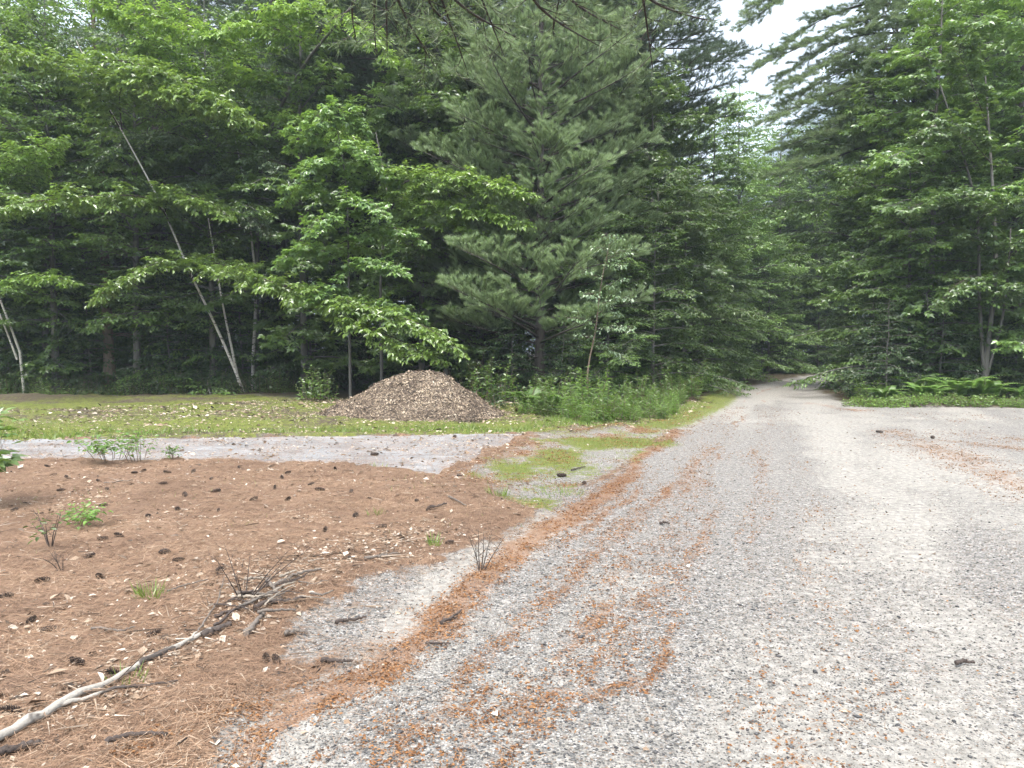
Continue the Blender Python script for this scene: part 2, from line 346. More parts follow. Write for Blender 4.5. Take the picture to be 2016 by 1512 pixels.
def cover(x, y):
    wob = (fbm(x * 1.6, y * 1.6, 4, 5) - .5)
    sc_ = np.clip(y / 9, .35, 2.5); wb2 = fbm(x * 7, y * 4, 3, 15) - .5
    nd = sstep(-.5, .5, (sdf(x, y, P_NEEDLE) + wob * .7 * sc_ + wb2 * .4) / (.85 * sc_))
    lawn = sstep(-.5, .5, (sdf(x, y, P_LAWN) + wob * 1.2) / .8)
    verge = sstep(-.5, .5, (sdf(x, y, P_VERGE) + wob * .6) / .5)
    road = sstep(-.5, .5, (np.maximum(sdf(x, y, P_ROAD), sdf(x, y, P_TRACK)) + wob * .5) / .45)
    patch = linedist(x, y, np.array([gp(1140, 866)[:2], gp(1240, 872)[:2]]), [.35, 1.0]); tongue = linedist(x, y, np.array([gp(1290, 838)[:2], gp(1390, 800)[:2], gp(1440, 772)[:2]]), [.9, .8, .6])
    vg = np.clip(fbm(x * 1.5 + 3, y * 1.3, 5, 9) * 2.4 - .82, 0, .8)
    gr = np.maximum.reduce([lawn * np.clip(.72 + (fbm(x * .5, y * 1.1, 4, 41) - .5) * 1.5 - .38 * sstep(19, 24, y), .1, 1), verge * vg, sstep(-.1, .6, patch) * .95, sstep(-.1, .6, tongue) * .75])
    st = np.zeros(x.shape)
    for P, W, k in STREAKS:
        st = np.maximum(st, np.clip(linedist(x + wob * .5 * sc_ + wb2 * .12, y + wob * .5, P, [q * 1.5 for q in W]) * 1.15, 0, 1) * k)
    st = st * np.clip(.55 + fbm(x * 2.2, y * 1.0, 3, 77) * .9, 0, 1)
    st = np.maximum(st, verge * np.clip(fbm(x * 1.6, y * 1.5, 5, 63) * 2.6 - 1.0, 0, .85))
    lat = lateral(x, y) + wob * .3; vg2 = verge * np.clip(.25 + (fbm(x * 3, y * 3, 3, 66) - .5) * 1.2, 0, .5); gr = np.maximum(gr, vg2)
    st = np.maximum(st, road * np.clip(fbm(lat * 3.0, y * .22, 4, 91) * 3.4 - 1.45, 0, .9) * (.3 + .7 * sstep(11, 6, y)) * sstep(-.3, .1, lat) * sstep(3.2, .3, lat))
    st = np.maximum(st, road * np.clip(fbm(lat * 6.5, y * .3, 3, 97) * 3.2 - 1.75, 0, .8) * sstep(-.4, .0, lat) * sstep(3.0, .8, lat) * sstep(.3, .55, fbm(x * .8, y * .8, 2, 98)))
    st = np.maximum(st, road * np.clip(fbm(lat * 1.2, y * .9, 4, 95) * 2.2 - 1.2, 0, .55) * sstep(4, 6, lat) * sstep(24, 12, y) * sstep(7, 9, y))
    sand = road * .35 * sstep(12, 18, y) + road * ((fbm(lat * 1.1, y * .1, 3, 19) - .5) * 1.3 + np.exp(-((lat - 1.0) / .35) ** 2) * .18 + np.exp(-((lat - 2.9) / .4) ** 2) * .22) + np.clip(linedist(x, y, np.array([gp(760, 1260)[:2], gp(900, 1120)[:2], gp(1100, 1030)[:2]]), [.16, .3, .5]), 0, 1) * .6 + (fbm(x * .9, y * .45, 3, 23) - .5) * .5
    nd = nd * (1 - .7 * sstep(.56, .68, fbm(x * 1.1, y * 1.1, 3, 64)) * sstep(2.0, 5, y))
    gq = nd * np.maximum(np.clip(fbm(x * .9 + 7, y * 1.6, 4, 29) * 2.6 - 1.45, 0, .65), np.clip(linedist(x, y, np.array([gp(300, 1000)[:2], gp(430, 965)[:2], gp(560, 955)[:2]]), [.35, .5, .3]), 0, 1) * .7); gr = np.maximum(gr, gq); nd = nd * (1 - .75 * gq)
    forest = np.maximum(np.clip(1 - np.maximum.reduce([nd, lawn, verge, road]), 0, 1) * sstep(14, 22, y), lawn * .9)
    nd = np.maximum(nd, (1 - np.maximum.reduce([lawn, verge, road])) * sstep(17, 13, y))
    hard = np.clip(road + verge, 0, 1)
    return nd, gr, st, sand, forest, hard, lawn
def ground_z(x, y, cv=None):
    nd, gr, st, sand, forest, hard, lawn = cv if cv is not None else cover(x, y)
    asp = sstep(0, .1, sdf(x, y, P_ASP) - .1 + (fbm(x * 3, y * 3, 3, 88) - .5) * .4)
    z = nd * .06 + nd * (fbm(x * 5, y * 5, 3, 12) - .5) * .05 + nd * (fbm(x * 1.0, y * 1.0, 2, 13) - .5) * .12 * sstep(3, 5, y)
    z += lawn * (fbm(x * 1.3, y * 1.3, 3, 31) - .5) * .12 + forest * (fbm(x * .6, y * .6, 3, 3) - .4) * .3 + st * .012
    z += (fbm(x * 2, y * 2, 3, 51) - .5) * .02
    return z * (1 - asp) - asp * .05
ASP_FAR = [(-900, 871), (0, 866), (500, 860), (1062, 852.5)]
ASP_NEAR = [(-900, 908), (0, 915), (400, 913), (640, 921), (760, 934), (868, 946), (905, 926), (985, 885), (1062, 853)]
P_ASP = poly(ASP_FAR + ASP_NEAR[::-1][1:])

# ------------------------------------------------------------------ ground sheets
def ground_sheets():
    nr, na = 560, 620
    r = 0.9 * (160 / .9) ** np.linspace(0, 1, nr); a = np.linspace(R(-52), R(52), na)
    X = r[:, None] * np.sin(a)[None]; Y = r[:, None] * np.cos(a)[None]
    x, y = X.ravel(), Y.ravel(); cv = cover(x, y); z = ground_z(x, y, cv)
    i = np.arange(nr - 1)[:, None] * na; j = np.arange(na - 1)[None]
    Fc = np.stack([i + j, i + j + na, i + j + na + 1, i + j + 1], -1).reshape(-1, 4)[:, ::-1]
    V = np.stack([x, y, z], 1)
    fr, fl = cv[5][Fc].mean(1), cv[6][Fc].mean(1)
    cls = np.where(fl > .5, 1, np.where(fr > .5, 2, 0))
    for k, nm in enumerate(('forest_ground', 'lawn', 'gravel_road')):
        f = Fc[cls == k]; u, inv = np.unique(f, return_inverse=True)
        o = build(nm, [(V[u], inv.reshape(-1, 4), 0, .5)], [M['ground']], None, True,
                  dict(needle=cv[0][u], grass=cv[1][u], streak=cv[2][u], sand=cv[3][u], forest=cv[4][u]))
        tag(o, {'forest_ground': 'brown ground of fallen pine needles and forest litter', 'lawn': 'mossy lawn strip between the paved drive and the wood', 'gravel_road': 'pale gravel road with orange needle streaks'}[nm], {'forest_ground': 'ground', 'lawn': 'lawn', 'gravel_road': 'road'}[nm], None, 'structure')
    # the land round about, a little lower
    n = 72; rr = np.array([0, 3, 30, 160, 700, 1650.]); aa = np.arange(n) * 2 * np.pi / n
    V = np.stack([rr[:, None] * np.sin(aa), rr[:, None] * np.cos(aa), np.full((len(rr), n), -.35)], -1).reshape(-1, 3)
    i = np.arange(len(rr) - 1)[:, None] * n; j = np.arange(n)[None]; j2 = (j + 1) % n
    Fc = np.stack([i + j, i + j2, i + n + j2, i + n + j], -1).reshape(-1, 4)[:, ::-1]; q = np.ones(len(V))
    o = build('terrain', [(V, Fc, 0, .5)], [M['ground']], None, True, dict(needle=q * 0, grass=q * 0, streak=q * 0, sand=q * 0, forest=q))
    tag(o, 'wooded land around the clearing', 'land', None, 'structure')
    # asphalt drive
    nc, nw = 260, 7; px = np.linspace(-900, 1062, nc)
    yf = np.interp(px, *zip(*ASP_FAR)) + (vnoise(px * .05, px * 0, 3) - .5) * 2.5; yn = np.interp(px, *zip(*ASP_NEAR)) + (vnoise(px * .045, px * 0, 8) - .5) * 7 * sstep(1062, 1000, px)
    V = np.array([gp(p, yf[i] * (1 - t) + yn[i] * t, .004) for i, p in enumerate(px) for t in np.linspace(0, 1, nw)])
    i = np.arange(nc - 1)[:, None] * nw; j = np.arange(nw - 1)[None]; Fc = np.stack([i + j, i + j + 1, i + nw + j + 1, i + nw + j], -1).reshape(-1, 4)
    tag(build('paved_drive', [(V, Fc, 0, .5)], [M['asphalt']], None, True), 'light grey paved drive ending at the gravel road', 'drive', None, 'structure')
ground_sheets()

# far wooded mountain
def hill():
    nx, ny = 120, 40; x = np.linspace(-500, 1500, nx); y = np.linspace(620, 1500, ny); X, Y = np.meshgrid(x, y)
    ridge = 360 * np.exp(-((X - 490) / 290) ** 2) * np.exp(-((Y - 1050) / 260) ** 2) + 120 * np.exp(-((X - 1150) / 400) ** 2) * np.exp(-((Y - 1100) / 300) ** 2)
    Z = ridge * (.85 + .3 * fbm(X / 120, Y / 120, 4, 2)) + 26 * fbm(X / 28, Y / 28, 3, 4) - 20
    V = np.stack([X, Y, Z], -1).reshape(-1, 3); i = np.arange(ny - 1)[:, None] * nx; j = np.arange(nx - 1)[None]
    m, t = mat('hill_forest'); s = N(t); a = s.noise(s.obj(), .12, 5, .7); s.pbr(s.ramp(a, [(.35, (.008, .018, .014)), (.6, (.02, .038, .026))]), 1, a, 8)
    tag(build('mountain', [(V, np.stack([i + j, i + j + 1, i + nx + j + 1, i + nx + j], -1).reshape(-1, 4), 0, .5)], [m], None, True), 'hazy wooded mountain seen through the gap above the road', 'mountain', None, 'structure')
hill()

# ------------------------------------------------------------------ tree growth
UP = np.array([0, 0, 1.])
class Crown:
    def __init__(s, seed): s.g = np.random.default_rng(seed); s.S, s.E, s.r = [], [], []; s.wood = []
    def spray(s, P, width, gap, t0=.12, ang=(.75, 1.15), droop=.15, zj=.22, sub=4, subf=.45, shape=None, r=.006, lift=0.0):
        g = s.g; P = np.asarray(P, float); d = np.r_[0, np.cumsum(np.linalg.norm(np.diff(P, axis=0), axis=1))]
        m = max(3, int(d[-1] * (1 - t0) / gap)); t = t0 + (1 - t0) * (np.arange(m) + g.random(m) * .7) / m
        p = np.stack([np.interp(t * d[-1], d, P[:, k]) for k in range(3)], 1)
        T = nrmz(np.stack([np.interp(t * d[-1], d, np.gradient(P[:, k], d)) for k in range(3)], 1))
        side = nrmz(np.cross(T, UP)); sg = np.where(np.arange(m) % 2 == 0, 1, -1)[:, None]
        an = g.uniform(*ang, m)[:, None]
        prof = (shape(t) if shape else (.3 + .7 * np.sin(np.pi * (.12 + .8 * t)))) * g.uniform(.6, 1.05, m)
        L = (width * prof)[:, None]
        D = T * np.cos(an) + side * sg * np.sin(an) + UP * (g.normal(0, zj, m)[:, None] - droop + lift)
        D = nrmz(D); e = p + D * L
        s.S.append(p); s.E.append(e); s.r.append(np.full(m, r))
        tip = nrmz(P[-1:] - P[-2:-1]); s.S.append(P[-1:]); s.E.append(P[-1:] + tip * width * .35); s.r.append(np.full(1, r))
        for q in range(sub):
            f = (q + .35 + g.random(m) * .4) / sub; f = .15 + .8 * f
            ss = nrmz(np.cross(D, UP)) * np.where((np.arange(m) + q) % 2 == 0, 1, -1)[:, None]
            a2 = g.uniform(.6, 1.0, m)[:, None]
            D2 = nrmz(D * np.cos(a2) + ss * np.sin(a2) + UP * (g.normal(0, zj, m)[:, None] - droop * .6 + lift))
            b = p + D * L * f[:, None]; l2 = L * subf * (1.15 - f[:, None]) * g.uniform(.6, 1.1, (m, 1)) + .08
            s.S.append(b); s.E.append(b + D2 * l2); s.r.append(np.full(m, r * .6))
    def twigs(s):
        return np.concatenate(s.S), np.concatenate(s.E), np.concatenate(s.r)
    def leaves(s, gap, size, style, mi, f0=.12, hang=.35, tilt=.35, keep=1.0):
        g = s.g; S, E, r = s.twigs(); D = E - S; L = np.linalg.norm(D, axis=1); n = np.maximum(1, (L * (1 - f0) / gap).astype(int))
        idx = np.repeat(np.arange(len(S)), n); k = np.arange(len(idx)) - np.repeat(np.cumsum(n) - n, n)
        f = f0 + (1 - f0) * (k + g.random(len(idx)) * .8 + .2) / n[idx]
        if keep < 1:
            q = g.random(len(idx)) < keep; idx, k, f = idx[q], k[q], f[q]
        p = S[idx] + D[idx] * f[:, None]; d = nrmz(D[idx]); sd_ = nrmz(np.cross(d, UP)) * np.where(k % 2 == 0, 1, -1)[:, None]
        m = len(idx); a = g.uniform(.5, 1.15, m)[:, None]
        ax = nrmz(d * np.cos(a) + sd_ * np.sin(a) + UP * (-hang * g.uniform(.2, 1.6, m))[:, None])
        nm = UP + g.normal(0, tilt, (m, 3)); nm = nm - ax * (nm * ax).sum(1, keepdims=True)
        return leaf_mesh(p, ax, nm, size * g.uniform(.65, 1.15, m), style, mi, np.clip(g.normal(.5, .25, m), 0, 1))
    def needles(s, per_m, size, mi, f0=.3, spread=.75, up=.25):
        g = s.g; S, E, r = s.twigs(); D = E - S; L = np.linalg.norm(D, axis=1); n = np.maximum(3, (L * (1 - f0) * per_m).astype(int))
        idx = np.repeat(np.arange(len(S)), n); m = len(idx); f = f0 + (1 - f0) * g.random(m)
        p = S[idx] + D[idx] * f[:, None]; d = nrmz(D[idx])
        rv = nrmz(g.normal(0, 1, (m, 3))); ax = nrmz(d * .75 + rv * spread + UP * up)
        return leaf_mesh(p, ax, rv[:, ::-1] + .01, size * g.uniform(.7, 1.15, m), 'needle', mi, np.clip(.25 + .5 * f + g.normal(0, .15, m), 0, 1))
def limbs_up(g, H, r0, base, Lmax, nl, rise, droop, shape, lean=(0, 0), wob=.12, npt=7):
    tz = np.linspace(0, 1, 12); T = np.stack([lean[0] * tz ** 1.5 + np.cumsum(g.normal(0, wob, 12)) * .3 * tz, lean[1] * tz ** 1.5 + np.cumsum(g.normal(0, wob, 12)) * .3 * tz, H * tz], 1)
    tr = r0 * (1 - tz * .93) + .006; tr[0] *= 1.25
    out = []
    for i in range(nl):
        t = base / H + (1 - base / H) * ((i + g.random()) / nl) * .985
        p = np.array([np.interp(t, tz, T[:, k]) for k in range(3)]); L = Lmax * shape((t - base / H) / (1 - base / H)) * g.uniform(.55, 1.3)
        az = i * 2.39996 + g.normal(0, .35); L = L * (.5 + 1.0 * float(vnoise(math.cos(az) * 1.3 + nl, t * H * .45 + math.sin(az) * 1.3, nl))); h = np.array([math.cos(az), math.sin(az), 0]); el = math.tan(rise * g.uniform(.6, 1.3) * (.55 + .9 * t))
        u = np.linspace(0, 1, npt)[:, None]; P = p + h * L * u + UP * L * (el * u - droop * g.uniform(.6, 1.4) * u ** 2) + np.cross(h, UP) * (np.sin(u * 3 + g.random() * 6) * .05 * L * u)
        out.append((P, np.interp(t, tz, tr), L))
    return T, tr, out
def rootflare(c): return c
def thing_tree(name, loc, label, cat, group, trunk, crown, barkm, leafm, rz=0, s=1.0):
    e = empty(name, loc, label, cat, group, rz, s)
    build('trunk', trunk, [barkm], e, True); build('crown', crown, [leafm, barkm], e)
    return e
def broadleaf(seed, H, r0, base, Lmax, nl, leaf, style, width=1.0, gap=.16, lgap=.075, rise=.35, droop=.3, shape=None, sub=4, lean=(0, 0), hang=.35, tilt=.35, keep=1.0, sdroop=.15):
    cr = Crown(seed); g = cr.g; shape = shape or (lambda t: np.sin(np.pi * (.18 + .78 * t)) ** .8)
    T, tr, L = limbs_up(g, H, r0, base, Lmax, nl, rise, droop, shape, lean)
    trunk = tube(T, tr, 8)
    for P, rr, l in L:
        rl = min(rr * .6, .012 + .012 * l); trunk += tube(P, np.linspace(rl, .004, len(P)), 5, cap=False)
        cr.spray(P, min(width, l * .7 + .15), gap, t0=.14, sub=sub, droop=sdroop)
    S, E, r = cr.twigs()
    return trunk, [cr.leaves(lgap, leaf, style, 0, hang=hang, tilt=tilt, keep=keep), twig_mesh(S, E, r, 1)]
def pine(seed, H, r0, base, Lmax, whorl, per, rise, droop, width=.7, gap=.17, per_m=46, size=.12, shape=None, dead=0, up=.3, lift=.22, sub=3, lean=(0, 0), f0=.3):
    cr = Crown(seed); g = cr.g; nl = int((H - base) / whorl * per)
    shape = shape or (lambda t: (1 - t) ** .75 * .95 + .06)
    T, tr, L = limbs_up(g, H, r0, base, Lmax, nl, rise, droop, shape, lean, .04)
    trunk = tube(T, tr, 9)
    for P, rr, l in L:
        rl = min(rr * .45, .01 + .011 * l); trunk += tube(P, np.linspace(rl, .005, len(P)), 5, cap=False)
        cr.spray(P, min(width, l * .45 + .12), gap, t0=.25, droop=0, lift=lift, sub=sub, ang=(.5, .9), zj=.15, shape=lambda t: .5 + .6 * np.sin(np.pi * (.1 + .8 * t)), subf=.5)
    for k in range(dead):
        z = base * (.25 + .75 * g.random()); az = g.random() * 6.28; p = np.array([np.interp(z / H, np.linspace(0, 1, 12), T[:, q]) for q in range(3)]); l = g.uniform(.6, 1.8)
        e = p + np.array([math.cos(az), math.sin(az), -.15]) * l; trunk += tube(resample([p, (p + e) / 2 + [0, 0, .08], e], 4), np.linspace(.015, .004, 4), 4, cap=False)
    S, E, r = cr.twigs()
    return trunk, [cr.needles(per_m, size, 0, f0=f0, up=up), twig_mesh(S, E, r, 1)]

# ------------------------------------------------------------------ tree kinds (first of each kind is moved, later ones are copies)
FLAT = lambda t: np.clip(1.05 - .75 * t, .2, 1)
KINDS = {
 'maple':  ('maple_tree', 'maple', lambda s: (broadleaf(s, 14, .12, 1.0, 3.1, 58, .2, 'maple', width=1.2, gap=.17, lgap=.09, rise=.3), 'greybark', 'maple')),
 'mid':    ('broadleaf_tree', 'tree', lambda s: (broadleaf(s, 18, .16, 3.0, 3.6, 74, .21, 'diamond', width=1.35, gap=.18, lgap=.085, rise=.4), 'greybark', 'maple')),
 'dense':  ('broadleaf_tree', 'tree', lambda s: (broadleaf(s, 9.5, .08, .3, 3.0, 60, .17, 'diamond', width=1.15, gap=.15, lgap=.07, rise=.32, droop=.3, shape=lambda t: np.clip(1.02 - .62 * t ** 1.6, .2, 1)), 'greybark', 'shrub')),
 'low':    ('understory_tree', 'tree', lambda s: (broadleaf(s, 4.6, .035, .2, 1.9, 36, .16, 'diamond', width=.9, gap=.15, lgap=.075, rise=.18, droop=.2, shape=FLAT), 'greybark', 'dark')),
 'pine':   ('pine_tree', 'pine', lambda s: (pine(s, 19, .17, 1.7, 3.6, .48, 5, .34, .0, width=1.25, gap=.15, per_m=560, size=.16, dead=10, shape=lambda t: np.clip(1.0 - .8 * t ** 1.3, .1, 1), lift=.4, up=.5, f0=.5), 'bark', 'pine')),
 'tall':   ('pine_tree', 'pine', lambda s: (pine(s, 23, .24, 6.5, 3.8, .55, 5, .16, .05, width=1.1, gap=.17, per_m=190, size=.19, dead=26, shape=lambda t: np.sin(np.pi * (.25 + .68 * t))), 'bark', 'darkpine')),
}
PROTO = {}
def plant(kind, x, y, label, group=None, s=1.0, rz=None, var=0, z=0.0):
    nm, cat, fn = KINDS[kind]; rz = (x * 12.9 + y * 7.7) % 6.283 if rz is None else rz
    key = (kind, var)
    if key not in PROTO:
        (tk, cw), bk, lf = fn(100 + 31 * var + len(kind) * 7)
        PROTO[key] = thing_tree(nm, (x, y, z - .05), label, cat, group, tk, cw, M[bk], M[lf], rz, s); return PROTO[key]
    return copy_thing(PROTO[key], (x, y, z - .05), rz, s, label, group)

# --- trees one can point to
plant('pine', gx(1063, 24), 24, 'big soft blue-green white pine standing behind the chip pile, its straight trunk showing', None, .95, .6)

def hero(name, label, cat, trunk, r0, r1, limbs, leafm, barkm, leaf=.17, style='oval', lgap=.058, seed=1, extra=(), hang=.35, keep=1.0, sdroop=.15):
    """a tree drawn from measured trunk and limb lines; limbs are (points, spray width, gap)"""
    cr = Crown(seed); P = resample([at(*p) if len(p) == 3 else p[0] for p in trunk], 18); base = P[0].copy(); base[2] = 0
    P[0, 2] = -.05; tk = tube(P - base, np.linspace(r0, r1, len(P)), 8)
    for ex, ra, rb in extra:
        Q = resample([at(*p) for p in ex], 12); tk += tube(Q - base, np.linspace(ra, rb, 12), 7)
    for L, wd, gap in limbs:
        Q = resample([at(*p) for p in L], 14) - base; ln = np.linalg.norm(np.diff(Q, axis=0), axis=1).sum()
        tk += tube(Q, np.linspace(min(r0 * .4, .006 + .003 * ln), .004, 14), 5, 1, cap=False)
        cr.spray(Q, wd, gap * .62, t0=.06, droop=sdroop, zj=.32, sub=6, shape=lambda t: np.clip(.75 + .3 * np.sin(np.pi * t) - .45 * t ** 3, .25, 1.1))
    S, E, r = cr.twigs()
    e = empty(name, base, label, cat)
    build('trunk', tk, [M[barkm], M['darkstick']], e, True)
    build('crown', [cr.leaves(lgap, leaf, style, 0, hang=hang, keep=keep), twig_mesh(S, E, r, 1)], [M[leafm], M['darkstick']], e); return e

hero('birch_tree', 'slender pale-barked birch leaning left over the lawn, with bright leaf sprays reaching out', 'birch',
     [(482, 776, 27), (447, 690, 26.7), (412, 612, 26.3), (366, 525, 26), (336, 440, 25.6), (296, 358, 25.3), (235, 250, 25), (190, 165, 24.8), (150, 80, 24.5)], .054, .012,
     [([(335, 440, 25.6), (310, 385, 25), (200, 383, 24), (100, 392, 23), (0, 405, 22.3), (-90, 430, 22)], 1.0, .13),
      ([(325, 420, 25.6), (330, 378, 25), (390, 385, 24), (450, 425, 23.4)], .9, .12),
      ([(375, 545, 26), (375, 508, 25.3), (310, 515, 24.6), (240, 545, 24), (185, 590, 23.6)], .85, .11),
      ([(378, 548, 26), (400, 508, 25), (470, 530, 24), (560, 565, 23.2), (650, 592, 22.4), (740, 618, 21.8)], 1.05, .11),
      ([(560, 562, 23.2), (680, 590, 22.4), (780, 620, 21.8), (860, 650, 21.3), (905, 690, 21)], 1.0, .11),
      ([(640, 600, 22.8), (720, 640, 22), (810, 680, 21.5), (865, 705, 21.2)], .9, .12),
      ([(235, 250, 25), (180, 160, 24), (90, 110, 23), (0, 95, 22.4), (-80, 100, 22)], 1.1, .13),
      ([(240, 255, 25), (230, 150, 24), (300, 165, 23.4), (400, 200, 22.8), (500, 235, 22.4)], 1.2, .12),
      ([(190, 165, 25), (200, 110, 24.2), (290, 130, 23.6), (380, 165, 23), (460, 210, 22.6)], 1.1, .13)],
     'beech', 'birchbark', .175, extra=[([(470, 752, 27.2), (452, 665, 27), (438, 600, 26.9), (425, 520, 26.8), (410, 430, 26.6)], .05, .015)], seed=11)
hero('beech_tree', 'beech with a dark forking limb and bright green sprays across the upper left', 'tree',
     [(505, 765, 29), (505, 500, 28.6), (512, 300, 28.2), (560, 190, 27.6), (620, 85, 26.8), (690, 30, 26), (740, -60, 25.4)], .11, .03,
     [([(512, 300, 28), (420, 200, 26), (330, 110, 24.8), (240, 40, 24), (180, -10, 23.5)], 1.2, .12),
      ([(560, 190, 27.6), (480, 120, 26), (400, 60, 25), (300, 25, 24.2), (220, 30, 23.8)], 1.2, .12),
      ([(620, 85, 26.8), (560, 60, 25.8), (480, 45, 25), (400, 70, 24.4)], 1.1, .12),
      ([(620, 85, 26.8), (640, 40, 26), (600, 10, 25.2), (520, 20, 24.6)], 1.0, .13),
      ([(690, 30, 26), (730, 60, 25.2), (770, 120, 24.6)], .9, .13),
      ([(530, 240, 27.8), (600, 230, 26.5), (660, 250, 25.6), (730, 290, 25)], 1.0, .13)],
     'beech', 'greybark', .17, seed=12)
hero('birch_tree', 'fine-leaved grey birch of drooping twigs behind the leaning birch', 'birch',
     [(497, 748, 28.4), (498, 690, 28.4), (502, 640, 28.3), (505, 560, 28.2), (490, 420, 28), (470, 300, 27.8), (440, 180, 27.6)], .065, .012,
     [([(490, 420, 28), (420, 300, 27), (330, 250, 26.4), (240, 270, 26), (180, 330, 25.8)], 1.1, .12), ([(485, 400, 28), (520, 310, 27), (560, 320, 26.5), (590, 380, 26)], 1.0, .12),
      ([(470, 300, 28), (380, 200, 27), (280, 150, 26.3), (180, 130, 26), (90, 160, 25.8)], 1.1, .13), ([(480, 350, 27.9), (400, 340, 27), (330, 380, 26.4), (300, 430, 26)], .9, .12),
      ([(500, 450, 28), (470, 400, 27), (500, 430, 26.2), (540, 470, 25.8)], .8, .12), ([(440, 180, 27.6), (340, 90, 26.8), (230, 60, 26), (120, 80, 25.6)], 1.0, .14)],
     'birch', 'birchbark', .11, 'diamond', .04, 13, hang=.7, sdroop=.4)
hero('birch_tree', 'two thin pale birch stems leaning left at the dark left edge of the wood', 'birch',
     [(46, 712, 27), (20, 640, 26.8), (0, 590, 26.6), (-40, 480, 26.3), (-70, 380, 26)], .045, .012,
     [([(0, 590, 26.6), (40, 545, 25.8), (90, 540, 25.2), (145, 555, 24.8)], .7, .13), ([(-40, 480, 26.3), (-10, 400, 25.5), (40, 330, 25), (110, 300, 24.6)], 1.1, .12), ([(-50, 420, 26.2), (0, 330, 25.2), (50, 290, 24.6), (120, 275, 24.2)], 1.1, .13)],
     'beech', 'birchbark', .16, extra=[([(34, 708, 27), (12, 650, 26.9), (-12, 590, 26.8)], .04, .02)], seed=14)
hero('beech_tree', 'beech holding one bright flat spray out to the right above the chip pile', 'tree',
     [(752, 760, 25.5), (748, 600, 25.3), (752, 480, 25), (770, 415, 24.8), (740, 260, 24.8)], .06, .015,
     [([(770, 415, 24.8), (790, 350, 24), (880, 350, 23), (960, 358, 22.3), (1040, 380, 21.8)], 1.15, .09),
      ([(768, 420, 24.8), (830, 400, 24), (900, 405, 23), (970, 415, 22.4), (1035, 440, 22)], 1.0, .1),
      ([(752, 480, 25), (820, 420, 24.2), (900, 440, 23.3), (950, 462, 22.8)], .9, .1), ([(750, 500, 25), (700, 480, 24), (640, 500, 23.4)], .9, .13)],
     'beech', 'greybark', .16, seed=15)
hero('maple_tree', 'young maple with star-shaped leaves in tiers left of the chip pile', 'maple',
     [(690, 770, 23.6), (688, 650, 23.5), (686, 500, 23.4), (684, 380, 23.3), (668, 260, 23.2), (652, 215, 23.2)], .05, .008,
     [([(686 - f * 32, 740 - f * 520, 23.3), (686 - f * 32 + dx * .4, 740 - f * 520 - up, 23.2 + dy * .4), (686 - f * 32 + dx * .75, 742 - f * 520 - up, 23.2 + dy * .8), (686 - f * 32 + dx, 768 - f * 520 - up, 23.2 + dy)], .7, .12)
      for f, dx, dy, up in [(.22, 150, -.8, 26), (.3, -70, -1, 22), (.38, 120, -1.2, 30), (.44, -120, -.6, 26), (.5, 160, -.3, 34), (.56, -60, -1.4, 20), (.6, 90, -1.3, 34), (.66, -110, .2, 30), (.71, 120, .3, 36), (.76, -70, -1, 30), (.8, 70, -1, 34), (.85, -85, .4, 36), (.9, 60, .2, 34), (.94, -40, -.6, 30), (.98, 26, -.3, 24)]],
     'maple', 'greybark', .19, 'maple', .1, 16)
hero('birch_sapling', 'thin young birch sapling with pale silvery leaves above the weeds by the road', 'sapling',
     [(1155, 752, 20.3), (1160, 705, 20.3), (1172, 660, 20.2), (1178, 600, 20.2), (1186, 540, 20.1), (1196, 500, 20.1), (1204, 462, 20.1)], .026, .005,
     [([(1157 + f * 47, 720 - f * 258, 20.25), (1157 + f * 47 + dx * .5, 712 - f * 262, 20.25 + dy * .5), (1157 + f * 47 + dx, 724 - f * 258 - up, 20.25 + dy)], .3, .11)
      for f, dx, dy, up in [(.14, 52, .3, -10), (.2, -30, .5, 5), (.27, 74, -.4, 12), (.33, -62, -.3, 14), (.4, 40, .6, 0), (.47, 66, -.2, 20), (.52, -28, -.6, 10), (.6, 46, .3, 18), (.66, -44, -.2, 26), (.74, 34, -.4, 12), (.81, 38, .2, 24), (.86, -24, .3, 14), (.92, 20, -.3, 20), (.97, -14, -.2, 8)]],
     'pale', 'tanbark', .1, 'oval', .07, 17, hang=.5)

def hero_pine(name, label, trunk, r0, limbs, leafm, seed, size=.14, per_m=220, width=.8, gap=.14, lift=.2, hang=0.0, r1=.04, t0=.2, sub=3, up=.3):
    cr = Crown(seed); P = resample([at(*p) if len(p) == 3 else np.array(p[:3]) for p in trunk], 18); base = P[0].copy(); base[2] = 0; P[0, 2] = -.05; tk = tube(P - base, np.linspace(r0, r1, 18), 10)
    for L in limbs:
        Q = resample([at(*p) if len(p) == 3 else np.array(p[:3]) for p in L], 14) - base; ln = np.linalg.norm(np.diff(Q, axis=0), axis=1).sum(); tk += tube(Q, np.linspace(.012 + .007 * ln, .005, 14), 6, cap=False)
        cr.spray(Q, width, gap, t0=t0, droop=hang, lift=lift, sub=sub, ang=(.5, .95), zj=.2, shape=lambda t: .45 + .6 * np.sin(np.pi * (.05 + .8 * t)))
    S, E, r = cr.twigs(); e = empty(name, base, label, 'pine'); build('trunk', tk, [M['bark']], e, True)
    build('crown', [cr.needles(per_m, size, 0, up=up), twig_mesh(S, E, r, 1)], [M[leafm], M['bark']], e); return e
